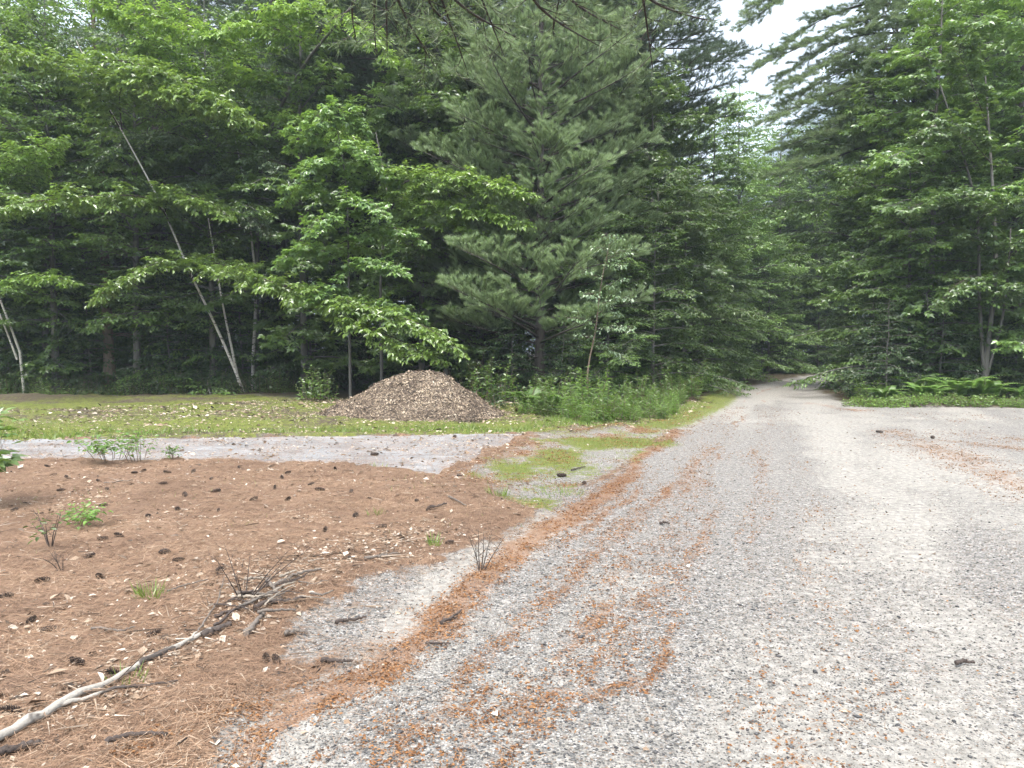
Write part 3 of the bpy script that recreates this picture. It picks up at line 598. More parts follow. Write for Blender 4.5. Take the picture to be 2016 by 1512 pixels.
hero_pine('pine_tree', 'white pine whose long drooping limbs sweep left across the sky gap above the road',
          [(1800, 770, 31), (1800, 400, 31), (1802, 0, 31), (1804, -260, 31)], .24,
          [[(1802, 40 + k * 62, 31), (1720 - (k % 2) * 25, 30 + k * 62, 30.2 - .3 * (k % 3)), (1640 - (k % 3) * 12, 62 + k * 64, 29.6), (1485 + (k % 2) * 26 + k * 9, 135 + k * 52, 29.2 - .5 * (k % 3))] for k in range(5)] + [[(1800, 10 + k * 55, 31), (1700, 5 + k * 60, 30.4), (1610, 40 + k * 60, 30), (1530 + 12 * k, 100 + k * 50, 29.8)] for k in range(5)] +
          [[(1802, -60 - k * 60, 31), (1700, -80 - k * 50, 30), (1590, -40 - k * 40, 29.4), (1465 + 14 * k, 50 - k * 34, 29)] for k in range(3)] +
          [[(1802, 120 - k * 90, 31), (1860, 90 - k * 90, 30.2), (1920, 110 - k * 85, 29.6), (1980, 150 - k * 80, 29.2)] for k in range(4)] + [[(1802, 60 - k * 90, 31), (1790, 40 - k * 90, 29.4), (1760, 60 - k * 80, 28.2), (1740, 110 - k * 70, 27.4)] for k in range(4)], 'pine', 41, size=.17, per_m=300, width=1.05, gap=.12, lift=.1)
hero_pine('pine_tree', 'overhead pine by the viewer, its thin dark drooping twigs hanging in at the top edge',
          [(-.9, -1.2, 0, 0), (-.9, -1.1, 3, 0), (-.85, -1, 6.2, 0), (-.8, -.9, 12, 0)], .2,
          [[(-.85, -1, 5.2, 0), (-.8, 2.5, 6.0, 0), (-.75, 5.2, 5.2, 0), (-.72, 6.6, 4.7, 0), (-.45, 7.3, 4.25, 0)], [(-.78, 4.6, 5.35, 0), (-1.0, 6.2, 4.85, 0), (-1.15, 7.2, 4.35, 0)], [(-.75, 5.2, 5.2, 0), (-.4, 6.4, 4.8, 0), (-.1, 7.4, 4.4, 0)],
           [(-.85, -1, 5.6, 0), (.3, 3, 6.3, 0), (.7, 5.5, 5.3, 0), (1.15, 6.9, 4.75, 0), (1.4, 7.8, 4.4, 0)], [(.7, 5.5, 5.3, 0), (.5, 6.2, 5.0, 0), (.38, 7.2, 4.5, 0)]] + [[(ox, 5.4, 5.3, 0), at(a[0], -30, 6.4).tolist() + [0], at(a[1], b1, 6.9).tolist() + [0], at(a[2], b2, 7.3).tolist() + [0]] for ox, a, b1, b2 in ((-.75, (700, 690, 700), 20, 75), (-.75, (770, 800, 850), 40, 120), (-.7, (860, 930, 1010), 30, 70), (-.7, (830, 850, 900), 20, 60), (.7, (1020, 1080, 1170), 35, 85), (.7, (1100, 1130, 1215), 10, 55), (.7, (1240, 1300, 1390), 15, 40), (-.75, (740, 735, 740), 30, 100))], 'pine', 42, size=.11, per_m=80, width=.42, gap=.16, lift=-.15, r1=.08, t0=.55, sub=2, up=0)

# old trunks in the shade of the wood
def old_trunk(px, Y, r, label, lean=0, bk='bark', H=17, seed=1, name='pine_tree'):
    cr = Crown(seed); g = cr.g; T = resample([(0, 0, -.1), (0, 0, .25), (lean * .3, 0, H * .3), (lean, .2, H * .7), (lean * 1.2, 0, H)], 24); rr = r * (1 - np.linspace(0, 1, 24) * .7); rr[0] *= 1.5; rr[1] *= 1.2
    tk = tube(T, rr, 12)
    for k in range(26):
        z = g.uniform(2, H); az = g.random() * 6.28; l = g.uniform(.7, 2.2) * (1 if z < 7 else 1.5); p = np.array([np.interp(z, T[:, 2], T[:, 0]), 0, z]); h = np.array([math.cos(az), math.sin(az), 0])
        Q = resample([p, p + h * l * .5 + UP * .05, p + h * l + UP * -.2], 6); tk += tube(Q, np.linspace(.025, .005, 6), 4, cap=False)
        if z > 6.5: cr.spray(Q, .6, .15, t0=.3, droop=0, lift=.2, sub=3)
    S, E, q = cr.twigs(); e = empty(name, (gx(px, Y), Y, 0), label, 'pine')
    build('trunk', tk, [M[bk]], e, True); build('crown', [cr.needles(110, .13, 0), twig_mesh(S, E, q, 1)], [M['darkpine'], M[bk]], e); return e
old_trunk(318, 31, .42, 'very thick dark pine trunk deep in shade just left of the leaning birch foot', 0, 'bark', 18, 3)
old_trunk(362, 33, .27, 'dark pine trunk standing just right of the very thick one', .4, 'bark', 18, 4)
old_trunk(216, 28.5, .2, 'broken-barked tan trunk standing at the lawn edge left of the thick dark pine', -.3, 'tanbark', 15, 5)
old_trunk(236, 31.5, .26, 'dark straight trunk close behind the tan trunk', .2, 'bark', 19, 6)
old_trunk(20, 32, .3, 'dark pine trunk at the far left edge behind the two thin birch stems', .2, 'bark', 19, 7)
old_trunk(560, 33, .25, 'dark pine trunk in the wood right of the leaning birch', -.3, 'bark', 20, 8)
old_trunk(925, 30, .22, 'dark pine trunk in the shade just right of the chip pile', .2, 'bark', 19, 9)
old_trunk(985, 32, .24, 'dark pine trunk in shade left of the blue-green white pine', -.2, 'bark', 20, 10)
#__MORE__
# --- forest edge, left to right
EDGE = [
 ('pine', 945, 27.5, .9, 1, 'white pine standing left of and behind the big blue-green one'), ('low', 1010, 23.5, .62, 0, 'low leafy tree at the left foot of the big white pine'), ('low', 1105, 23.2, .6, 1, 'low leafy tree at the right foot of the big white pine'), ('maple', 1130, 26.5, .62, 0, 'young maple tucked in right of the white pine trunk'),
 ('maple', -120, 28, 1.1, 0, 'maple at the left edge of the wood'), ('maple', 90, 28.5, 1.05, 1, 'maple rising behind the lawn left of the tan trunk'), ('dense', 170, 29.5, 1.1, 0, 'dark leafy tree behind the tan trunk'),
 ('mid', 30, 33, 1.1, 0, 'tall broadleaf tree behind the thin birch stems'), ('mid', 300, 34, 1.15, 1, 'tall broadleaf tree behind the thick dark pine trunk'), ('dense', 420, 30, 1.1, 1, 'dark leafy tree just behind the leaning birch'),
 ('maple', 600, 28, 1.1, 0, 'maple behind the young maple left of the chip pile'), ('mid', 560, 34.5, 1.05, 0, 'tall broadleaf tree behind the beech with the forking limb'), ('maple', 830, 27.5, .95, 1, 'maple in the gap behind the chip pile'),
 ('dense', 900, 30, 1.15, 0, 'dark leafy tree left of the white pine'), ('tall', 820, 29.5, .95, 0, 'dark pine rising above the maple behind the chip pile'), ('tall', 700, 33, 1.0, 1, 'tall dark pine above the young maple'),
 ('pine', 1160, 29, 1.0, 1, 'second white pine close behind the big blue-green one'), ('tall', 1262, 32, .98, 1, 'dark tall pine bordering the sky gap on its left'), ('pine', 1215, 34, 1.1, 0, 'pine standing in behind the dark pine by the sky gap'),
 ('dense', 1195, 24.5, .62, 1, 'bushy tree right behind the young birch sapling'), ('dense', 1285, 25, .72, 0, 'leafy tree on the left verge where the gravel road narrows'), ('dense', 1345, 29, .8, 1, 'second leafy tree along the left side of the road'),
 ('maple', 1285, 28.5, .85, 0, 'maple standing back from the left road verge'), ('dense', 1350, 33.5, .85, 0, 'third leafy tree along the left side of the road'), ('dense', 1385, 38, .95, 1, 'fourth leafy tree along the left side of the road'),
 ('maple', 1400, 39, 1.0, 1, 'maple above the left side of the road before the bend'), ('dense', 1412, 44, 1.0, 0, 'leafy tree on the left of the road just before the bend'), ('dense', 1500, 53, 1.0, 1, 'shaded leafy tree facing the road at the bend'),
 ('mid', 1452, 48, 1.0, 1, 'yellow-green tree beneath the sky gap'), ('mid', 1530, 56, 1.02, 0, 'pale tall tree rising beyond the road bend'), ('dense', 1560, 56, 1.0, 0, 'leafy tree beyond the road bend'), ('mid', 1600, 64, 1.05, 1, 'tall tree farthest along the road beyond the bend'),
 ('pine', 1545, 66, .95, 0, 'far pine beyond the road bend'), ('dense', 1610, 54, .95, 1, 'leafy tree behind the bend on the right'),
 ('dense', 1770, 31, .95, 1, 'drooping leafy tree overhanging the right side of the road'), ('dense', 1790, 25.6, .92, 0, 'broad drooping tree on the corner where the road turns off, branches down to the ground'), ('dense', 1840, 28, 1.05, 1, 'tall leafy tree behind the drooping corner tree'),
 ('maple', 1830, 26, 1.0, 0, 'maple with bright tips right of the drooping corner tree'), ('maple', 1905, 28.5, 1.15, 1, 'tall maple behind the group of three stems'), ('mid', 1850, 34, 1.1, 1, 'tall broadleaf tree behind the corner tree'),
 ('mid', 110, 27.6, .82, 1, 'broadleaf tree crowding the lawn edge above the tan trunk'), ('mid', 270, 28, .85, 0, 'broadleaf tree whose foliage hides the thick dark trunk'), ('mid', 420, 28.2, .8, 1, 'broadleaf tree filling in behind the leaning birch'), ('mid', -20, 28.5, .85, 0, 'broadleaf tree over the left edge of the lawn'), ('mid', 880, 27, .8, 1, 'broadleaf tree rising right of the chip pile'),
 ('maple', 2040, 25, 1.0, 0, 'maple at the right edge of the picture'), ('mid', 1745, 31, 1.0, 0, 'broadleaf tree behind the drooping corner tree'), ('maple', 1728, 29.5, .95, 1, 'maple leaning over the right side of the road'), ('tall', 1950, 36, 1.0, 0, 'tall dark pine above the maples on the right'), ('mid', 2060, 35, 1.1, 0, 'tall broadleaf tree at the right edge behind the maple'),
 ('dense', 1810, 36, 1.0, 0, 'leafy tree behind the right side of the road'), ('low', 1718, 25.5, .7, 0, 'low bushy tree at the right road corner'), ('low', 1745, 23.6, .7, 1, 'low bushy tree behind the ferns at the corner'), ('low', 1850, 24.5, .85, 0, 'low leafy tree behind the ferns'), ('low', 2000, 25.5, .9, 1, 'low leafy tree behind the three stems'),
]
for k, px, Y, s_, v, lb in EDGE: plant(k, gx(px, Y), Y, lb, None, s_, None, v)
old_trunk(1993, 28.5, .24, 'thick grey pine trunk standing at the right edge', .1, 'bark', 18, 21)
hero('maple_tree', 'group of three grey stems rising from one foot among the ferns on the right', 'maple',
     [(1938, 742, 24), (1944, 690, 24), (1952, 620, 24), (1962, 540, 24), (1958, 430, 24), (1950, 300, 24), (1940, 150, 24)], .085, .02,
     [([(1958, 430, 24), (1900, 380, 23.3), (1850, 385, 22.6), (1790, 410, 22.2)], .9, .12), ([(1960, 500, 24), (1910, 450, 23.2), (1960, 400, 22.6), (2010, 390, 22.2)], .9, .12), ([(1962, 560, 24), (1920, 540, 23.4), (1880, 560, 22.8), (1860, 590, 22.5)], .8, .12),
      ([(1950, 320, 24), (1890, 250, 23.3), (1850, 240, 22.8), (1800, 265, 22.4)], .9, .12), ([(1945, 250, 24), (1900, 130, 23.4), (1880, 90, 23), (1920, 60, 22.6)], .8, .12), ([(1955, 600, 24), (1985, 560, 23.2), (2020, 560, 22.7), (2060, 580, 22.4)], .8, .12), ([(1962, 560, 24), (2000, 480, 23.2), (2040, 470, 22.6)], .8, .12)],
     'maple', 'greybark', .17, 'maple', .09, 23, extra=[([(1938, 742, 24), (1930, 640, 24.1), (1926, 540, 24.2), (1930, 420, 24.3), (1905, 330, 24.3), (1850, 165, 24.4)], .065, .02), ([(1942, 742, 24), (1972, 640, 23.9), (1984, 560, 23.9), (1990, 450, 23.8)], .05, .02)])

# --- the wood behind: one object for each tree
rg = np.random.default_rng(5)
for i in range(12):
    px = 1470 + i * 17; plant('low', gx(px, 57 + i % 3 * 4), 57 + i % 3 * 4, 'low leafy tree closing the view beyond the road bend', 'low trees beyond the road bend', 1.5, None, i % 2)
for i in range(26):
    px = -60 + i * 39 + rg.uniform(-14, 14); Y = rg.uniform(28.2, 31)
    if 640 < px < 700: continue
    z = 'left of the tan trunk' if px < 220 else 'between the tan trunk and the leaning birch' if px < 470 else 'between leaning birch and white pine'
    plant('low', gx(px, Y), Y, 'shaded small tree at the wood front ' + z, 'small shaded trees ' + z, rg.uniform(.75, 1.25), None, i % 2)
def road_clear(x, y): return linedist(np.array([x]), np.array([y]), ROADC, [5.2] * 7)[0] < 0
DEEP = {0: 'deep in the wood behind the leaning birch and thick trunks', 1: 'deep in the wood behind the chip pile and white pine', 2: 'in the wood beyond the left side of the road', 3: 'in the wood beyond the road bend', 4: 'deep in the wood behind the right-hand maples'}
WORDS = {'tall': 'tall dark pine ', 'mid': 'tall broadleaf tree ', 'low': 'low shaded leafy tree ', 'dense': 'bushy dark tree '}
for yy in np.arange(37, 80, 6.0):
    for xx in np.arange(-62, 66, 5.6):
        x = xx + rg.uniform(-2, 2); y = yy + rg.uniform(-2.2, 2.2)
        if abs(x) > .7 * y + 4 or not road_clear(x, y): continue
        px = 1008 + x / y * F
        z = 0 if px < 600 else 1 if px < 1200 else 2 if px < 1430 else 3 if px < 1660 else 4
        k = rg.choice(['tall', 'mid', 'dense'], p=[.5, .3, .2]); s_ = rg.uniform(.85, 1.12)
        if 1260 < px < 1640: k, s_ = ('mid' if y > 55 else 'dense'), rg.uniform(.8, 1.0)
        plant(k, x, y, WORDS[k] + DEEP[z], WORDS[k] + DEEP[z], s_, None, int(rg.integers(2)))
for i in range(95):
    y = rg.uniform(29, 52); px = rg.uniform(-60, 2080); x = gx(px, y)
    if not road_clear(x, y) or 1400 < px < 1600 and y < 44: continue
    z = 0 if px < 600 else 1 if px < 1200 else 2 if px < 1430 else 3 if px < 1660 else 4
    plant('low', x, y, WORDS['low'] + DEEP[z], WORDS['low'] + DEEP[z], rg.uniform(.7, 1.25), None, int(rg.integers(2)))

# ------------------------------------------------------------------ wood chip pile
def chip_pile():
    c = np.array([gx(815, 18.2), 18.2, 0.0]); g = np.random.default_rng(2)
    prof = [(0, 0), (.06, .05), (.2, .33), (.33, .62), (.42, .88), (.49, .97), (.55, 1), (.62, .95), (.7, .8), (.8, .57), (.92, .2), (1, 0)]
    rx, H = 2.25, 1.03
    def hh(x, y):
        q = np.sqrt((x / rx) ** 2 + (y / 1.75) ** 2) + (fbm(x * 1.5 + 9, y * 1.5, 4, 6) - .5) * .26
        h = np.clip(1 - q, 0, 1); k = H * (1 - (1 - h) ** 1.0) * (1.0) ; k = H * np.where(h < .6, h / .6 * .84, .84 + .16 * np.sin((h - .6) / .4 * np.pi / 2))
        k = k * (.97 + .06 * np.sin(x * 2.1 + .6)); return k * sstep(0, .07, h) ** .5 + (fbm(x * 9, y * 9, 3, 8) - .5) * .09 * (h > 0)
    n = 110; X, Y = np.meshgrid(np.linspace(-2.4, 2.4, n), np.linspace(-2, 2, n)); Z = hh(X, Y) - .03
    V = np.stack([X, Y, Z], -1).reshape(-1, 3); i = np.arange(n - 1)[:, None] * n; j = np.arange(n - 1)[None]; Fc = np.stack([i + j, i + j + 1, i + n + j + 1, i + n + j], -1).reshape(-1, 4)
    keep = (Z.ravel()[Fc] > -.02).any(1); Fc = Fc[keep]
    e = empty('wood_chip_pile', c, 'conical heap of brown and tan wood chips at the lawn edge', 'wood chips')
    build('mound', [(V, Fc, 0, np.clip(g.normal(.22, .12, len(Fc)), 0, 1))], [M['chips']], e)
    m = 60000; a = g.random(m) * 6.283; q = np.sqrt(g.random(m)) * 1.02; q = np.where(g.random(m) < .05, 1 + np.abs(g.normal(0, .12, m)), q); x = np.cos(a) * q * rx; y = np.sin(a) * q * 1.75
    d = .02; zz = hh(x, y); nx = -(hh(x + .06, y) - hh(x - .06, y)) / .12; ny = -(hh(x, y + .06) - hh(x, y - .06)) / .12
    nm = nrmz(np.stack([nx, ny, np.ones(m)], 1)); ax = g.normal(0, 1, (m, 3)); ax = nrmz(ax - nm * (ax * nm).sum(1, keepdims=True) + nm * g.normal(0, .28, (m, 1)))
    p = np.stack([x, y, zz - .02 + g.random(m) * .035 + (zz <= 0) * .03], 1); L = g.lognormal(math.log(.028), .5, m)
    o = build('loose_chips', [leaf_mesh(p, ax, nm + g.normal(0, .35, (m, 3)), np.clip(L, .02, .16), 'diamond', 0, np.clip(g.beta(1.6, 1.6, m) + (fbm(x * 2, y * 2, 3, 14) - .5) * .6, 0, 1))], [M['chips']], e); o['kind'] = 'stuff'
chip_pile()

# ------------------------------------------------------------------ litter on the ground
def scatter(g, n, r0, r1, a0=-40, a1=40, pw=1.0):
    u = g.random(n); r = (r0 ** pw + u * (r1 ** pw - r0 ** pw)) ** (1 / pw); a = R(1) * (a0 + (a1 - a0) * g.random(n)); return r * np.sin(a), r * np.cos(a)
def flat_bits(g, x, y, L, style, up=.01, tilt=.25, vmean=.5, vs=.22, align=None, cv=None):
    n = len(x); z = ground_z(x, y, cv); z = np.where(sdf(x, y, P_ASP) > -.05, np.maximum(z, .007), z) + up * g.random(n); az = g.random(n) * 6.283 if align is None else align
    ax = np.stack([np.cos(az), np.sin(az), g.normal(0, tilt * .5, n)], 1); nm = UP + g.normal(0, tilt, (n, 3))
    return leaf_mesh(np.stack([x, y, z], 1), ax, nm, L, style, 0, np.clip(g.normal(vmean, vs, n), 0, 1))
def litter():
    g = np.random.default_rng(8)
    x, y = scatter(g, 420000, 2.4, 15, pw=1.1); cv = cover(x, y); sn = sdf(x, y, P_NEEDLE); asp = sdf(x, y, P_ASP) > 0; k = g.random(len(x)) < np.clip(cv[0] * 1.1, 0, 1) * (.35 + .65 * sstep(.35, .6, fbm(x * 2, y * 2, 3, 21))) + cv[2] * .14 + .006 + .22 * sstep(-1.0, .2, sn) ** 2 + asp * (.01 + .14 * sstep(.48, .62, fbm(x * .7, y * 4.5, 3, 58)))
    x, y = x[k], y[k]; cv = [q[k] for q in cv]
    al = fbm(x * .7, y * .7, 2, 33) * 9 + g.normal(0, .9, len(x))
    o = build('pine_needle_litter', [flat_bits(g, x, y, g.uniform(.06, .12, len(x)), 'straw', .026, .35, .5, .25, al, cv)], [M['needle_litter']]); tag(o, 'dry orange-brown pine needles covering the ground', 'pine needles', None, 'stuff')
    x, y = scatter(g, 800000, 2.4, 22, -28, 40, .9); cv = cover(x, y); k = g.random(len(x)) < cv[2] * .8 * (fbm(x * 9, y * 9, 2, 4) > .42) + .004 * cv[5]
    x, y = x[k], y[k]; cv = [q[k] for q in cv]
    o = build('catkin_litter', [flat_bits(g, x, y, g.uniform(.008, .02, len(x)) * (1 + .04 * y), 'diamond', .008, .5, .5, .25, None, cv)], [M['debris']]); tag(o, 'orange shed catkins drifted in streaks along the gravel', 'catkins', None, 'stuff')
    # dry leaves and bark flakes
    x, y = scatter(g, 260000, 2.5, 24, -42, 42, 1.05); cv = cover(x, y); bank = np.clip(linedist(x, y, np.array([gp(150, 1420)[:2], gp(430, 1230)[:2], gp(560, 1150)[:2], gp(850, 1050)[:2]]), [.3, .42, .5, .45]), 0, 1)
    k = g.random(len(x)) < np.clip(cv[0] * (.08 + .3 * sstep(.5, .65, fbm(x * 1.6, y * 1.6, 3, 71))) + bank * .9 + cv[6] * .2 * (.3 + 1.4 * sstep(17, 25, y)) + (sdf(x, y, P_ASP) > 0) * .006 + cv[4] * .2 + cv[5] * .004, 0, 1); x, y = x[k], y[k]; cv = [q[k] for q in cv]
    L = np.clip(g.lognormal(math.log(.019), .55, len(x)), .007, .085) * (1 + .09 * np.clip(y - 8, 0, 12)); h = len(x) // 2; c1, c2 = [q[:h] for q in cv], [q[h:] for q in cv]
    o = build('dry_leaf_litter', [flat_bits(g, x[:h], y[:h], L[:h], 'oval', .012, .5, .6, .28, None, c1), flat_bits(g, x[h:], y[h:], L[h:] * 1.2, 'diamond', .012, .5, .5, .3, None, c2)], [M['litter']]); tag(o, 'pale dry leaves and bark flakes strewn on needles and lawn', 'dead leaves', None, 'stuff')
    x, y = scatter(g, 26000, 2.5, 15, -42, 30, 1.05); cv = cover(x, y); bank = np.clip(linedist(x, y, np.array([gp(150, 1420)[:2], gp(430, 1230)[:2], gp(560, 1150)[:2], gp(850, 1050)[:2]]), [.35, .5, .6, .5]), 0, 1)
    k = g.random(len(x)) < cv[0] * (.1 + .7 * bank); x, y = x[k], y[k]; n = len(x); z = ground_z(x, y) + g.uniform(.006, .03, n); az = g.random(n) * 6.28; L = g.lognormal(math.log(.09), .5, n)[:, None]
    S = np.stack([x, y, z], 1); E = S + np.stack([np.cos(az), np.sin(az), g.normal(0, .12, n)], 1) * L
    tag(build('twig_litter', [twig_mesh(S, E, g.uniform(.002, .005, n), 0, np.tile(np.clip(g.beta(1, 1.6, n), 0, 1), 3))], [M['litter']]), 'small broken twigs scattered over the needle bed', 'twigs', None, 'stuff')
    # gravel stones
    x, y = scatter(g, 70000, 2.4, 9.5, -30, 40, 1.0); cv = cover(x, y); k = g.random(len(x)) < cv[5] * (1 - cv[0]) * np.clip(.9 - sstep(.1, .5, cv[3]) * .5, .1, 1) * sstep(9.5, 4, y); x, y = x[k], y[k]; cv = [q[k] for q in cv]
    n = len(x); z = ground_z(x, y, cv); sz = np.clip(g.lognormal(math.log(.0043), .45, n), .0025, .016)
    base = np.array([[1, 0, 0], [0, 1, 0], [-1, 0, 0], [0, -1, 0], [0, 0, .6], [0, 0, -.6]]); V = base[None] * (1 + g.normal(0, .22, (n, 6, 3))) * sz[:, None, None] * np.stack([g.uniform(.8, 1.4, n), g.uniform(.7, 1.1, n), g.uniform(.7, 1, n)], 1)[:, None]
    az = g.random(n) * 6.28; c_, s_ = np.cos(az)[:, None], np.sin(az)[:, None]; V = np.stack([V[..., 0] * c_ - V[..., 1] * s_, V[..., 0] * s_ + V[..., 1] * c_, V[..., 2]], -1) + np.stack([x, y, z + sz * .2], 1)[:, None]
    Fq = np.array([[0, 1, 4], [1, 2, 4], [2, 3, 4], [3, 0, 4], [1, 0, 5], [2, 1, 5], [3, 2, 5], [0, 3, 5]]); Fc = (np.arange(n)[:, None, None] * 6 + Fq).reshape(-1, 3); v = np.repeat(np.clip(g.beta(1.1, 1.5, n), 0, 1), 8)
    tag(build('gravel', [(V.reshape(-1, 3), Fc, 0, v)], [M['stone']], None, True), 'loose grey and white gravel stones on the road', 'gravel', None, 'stuff')
    # grass
    x, y = scatter(g, 240000, 6, 27, -42, 30, 1.3); cv = cover(x, y); edge = np.clip(linedist(x, y, np.array([gp(*q)[:2] for q in ((-200, 864), (0, 860), (600, 853), (1060, 845), (1150, 828), (1340, 806))]), [.9, .9, .7, .9, 1.3, .9]), 0, 1)
    pt = np.clip(linedist(x, y, np.array([gp(1140, 866)[:2], gp(1250, 872)[:2]]), [.35, .9]), 0, 1)
    vrg = sdf(x, y, P_VERGE) > -.2
    k = g.random(len(x)) < np.clip(cv[1] * (.28 + .35 * vrg) + edge * .6 * (fbm(x * 2, y * 2, 3, 2) > .42) + pt * .9, 0, 1) * (1 - cv[5] * (cv[1] < .22)) * (1 - cv[0] * .8) * (sdf(x, y, P_ASP) < .0); x, y = x[k], y[k]; ed = np.maximum(edge[k], 0); cv = [q[k] for q in cv]
    n = len(x); z = ground_z(x, y, cv); ax = nrmz(np.stack([g.normal(0, .5, n), g.normal(0, .5, n), np.ones(n)], 1)); nm = g.normal(0, 1, (n, 3))
    o = build('grass', [leaf_mesh(np.stack([x, y, z - .01], 1), ax, nm, g.uniform(.03, .075, n) * (1 + ed * 1.6), 'blade', 0, np.clip(g.normal(.45, .25, n), 0, 1))], [M['grass']]); tag(o, 'short green grass and moss growing on the lawn strip and road verge', 'grass', None, 'stuff')
litter()

def tuft(px, py, n, h, w_, label, seed):
    g = np.random.default_rng(seed); b = gp(px, py); b[2] = float(ground_z(b[:1], b[1:2])[0]); a = g.random(n) * 6.28; q = np.sqrt(g.random(n)) * w_
    p = np.stack([np.cos(a) * q, np.sin(a) * q, np.full(n, -.01)], 1); ax = nrmz(np.stack([np.cos(a) * .5 + g.normal(0, .2, n), np.sin(a) * .5 + g.normal(0, .2, n), np.ones(n)], 1))
    o = build('grass_tuft', [leaf_mesh(p, ax, g.normal(0, 1, (n, 3)), h * g.uniform(.5, 1.1, n), 'blade', 0, np.clip(g.normal(.5, .25, n), 0, 1))], [M['grass']]); o.location = [float(t) for t in b]; tag(o, label, 'grass tuft')
for a_ in [(982, 985, 60, .14, .1, 'bright grass tuft at the tip of the needle bed beside the road', 1), (298, 1192, 50, .12, .08, 'grass tuft in front of the pile of dead sticks', 2), (742, 922, 60, .16, .12, 'grass tuft on the near edge of the paved drive', 3),
           (715, 920, 40, .1, .2, 'thin grass fringe left of the tuft on the drive edge', 4), (1105, 975, 70, .1, .25, 'mossy grass patch on the road verge', 5), (250, 1365, 30, .09, .08, 'small grass sprig beside the fallen white branch', 6), (740, 1020, 30, .08, .08, 'tiny green seedling beside a pine cone on the needles', 7), (855, 1085, 30, .12, .05, 'thin grass blades by the edge of the needle bed', 8)]: tuft(*a_)

# ------------------------------------------------------------------ pine cones
def cone_mesh(g):
    ch = []; n = 62; L = .125
    for k in range(n):
        t = (k + .5) / n; a = k * 2.39996; rad = .014 + .02 * math.sin(math.pi * min(1, t * .95 + .08)) ** .8; x = -L / 2 + L * t
        o = np.array([0, math.cos(a), math.sin(a)]); X = np.array([1., 0, 0]); s_ = np.cross(o, X); b = o * .004 + X * x; d = o * .8 + X * .35; wd = .011 * (1.1 - .5 * t)
        q = [b - s_ * .003, b + s_ * .003, b + d * rad * .7 + s_ * wd, b + d * rad * 1.15 + X * .003, b + d * rad * .7 - s_ * wd, b + d * rad * .75 + X * .006]
        ch.append((np.array(q), np.array([[0, 1, 2], [0, 2, 4], [2, 3, 5], [3, 4, 5], [4, 2, 5]]), 0, np.array([.15, .15, .75, .75, .4]) * g.uniform(.6, 1.2)))
    return ch + tube(np.array([[-L / 2, 0, 0], [0, 0, 0], [L / 2, 0, 0]]), [.006, .01, .004], 6, 0, .1)
CONES = [(94, 916), (105, 930), (131, 942), (195, 952), (203, 998), (211, 973), (320, 960), (265, 939), (282, 933), (350, 998), (364, 975), (381, 933), (416, 943), (541, 958), (567, 927), (500, 985), (566, 984), (691, 971), (751, 1031), (291, 1011), (82, 1143), (198, 1136), (324, 1095),
         (351, 1110), (434, 1131), (235, 1061), (203, 1066), (301, 1240), (12, 1182), (8, 1328), (22, 1408), (524, 1287), (544, 1288), (152, 1302), (62, 1222), (28, 1006), (176, 1098), (425, 965), (612, 950), (630, 962), (470, 920), (555, 938), (660, 925), (845, 1000), (820, 985), (905, 934), (885, 1062), (230, 1330), (95, 1235), (640, 1050), (700, 1010), (330, 935), (430, 1000), (120, 965)]
cone0 = None
def near_words(px, py):
    best = min((((px - a) ** 2 + (1.6 * (py - b)) ** 2), t) for a, b, t in [(360, 1290, 'beside the fallen white branch'), (520, 1160, 'by the pile of dead sticks'), (80, 1360, 'at the near left of the needles'), (60, 1060, 'on the left of the needle bed'), (110, 930, 'at the near-left edge of the paved drive'), (350, 930, 'on the needles near the drive edge'), (330, 1080, 'in the middle of the needle bed'), (400, 985, 'by the mossy patch in the needles'), (610, 950, 'on the needles in front of the drive end'), (830, 1010, 'at the right tip of the needle bed')])
    return best[1]
for i, (px, py) in enumerate(CONES):
    g = np.random.default_rng(60 + i); b = gp(px, py, .06); z = float(ground_z(b[:1], b[1:2])[0]) + .012; lb = 'dark open pine cone lying ' + near_words(px, py)
    if cone0 is None: cone0 = build('pine_cone', cone_mesh(g), [M['cone']]); o = cone0
    else: o = cone0.copy(); C.objects.link(o)
    o.location = (float(b[0]), float(b[1]), z); o.rotation_euler = (g.random() * 6, g.normal(0, .25) if i != 13 else 1.3, g.random() * 6.28); s_ = g.uniform(.5, .85); o.scale = (s_, s_, s_); tag(o, lb, 'pine cone', 'pine cones lying ' + near_words(px, py))
for px, py, lb in ((895, 863, 'pine cone lying on the far side of the paved drive'), (738, 898, 'pine cone lying in the middle of the paved drive'), (1731, 853, 'small dark cone out on the gravel road'), (1836, 864, 'dark cone on the gravel at the right of the road'), (1150, 958, 'small dark cone on the mossy verge'), (1105, 940, 'dark cone on the sandy verge by the drive end')):
    o = cone0.copy(); C.objects.link(o); b = gp(px, py); o.location = (float(b[0]), float(b[1]), .03); o.rotation_euler = (1, .1, px * .37); o.scale = (1, 1, 1); del o['group']; tag(o, lb, 'pine cone')

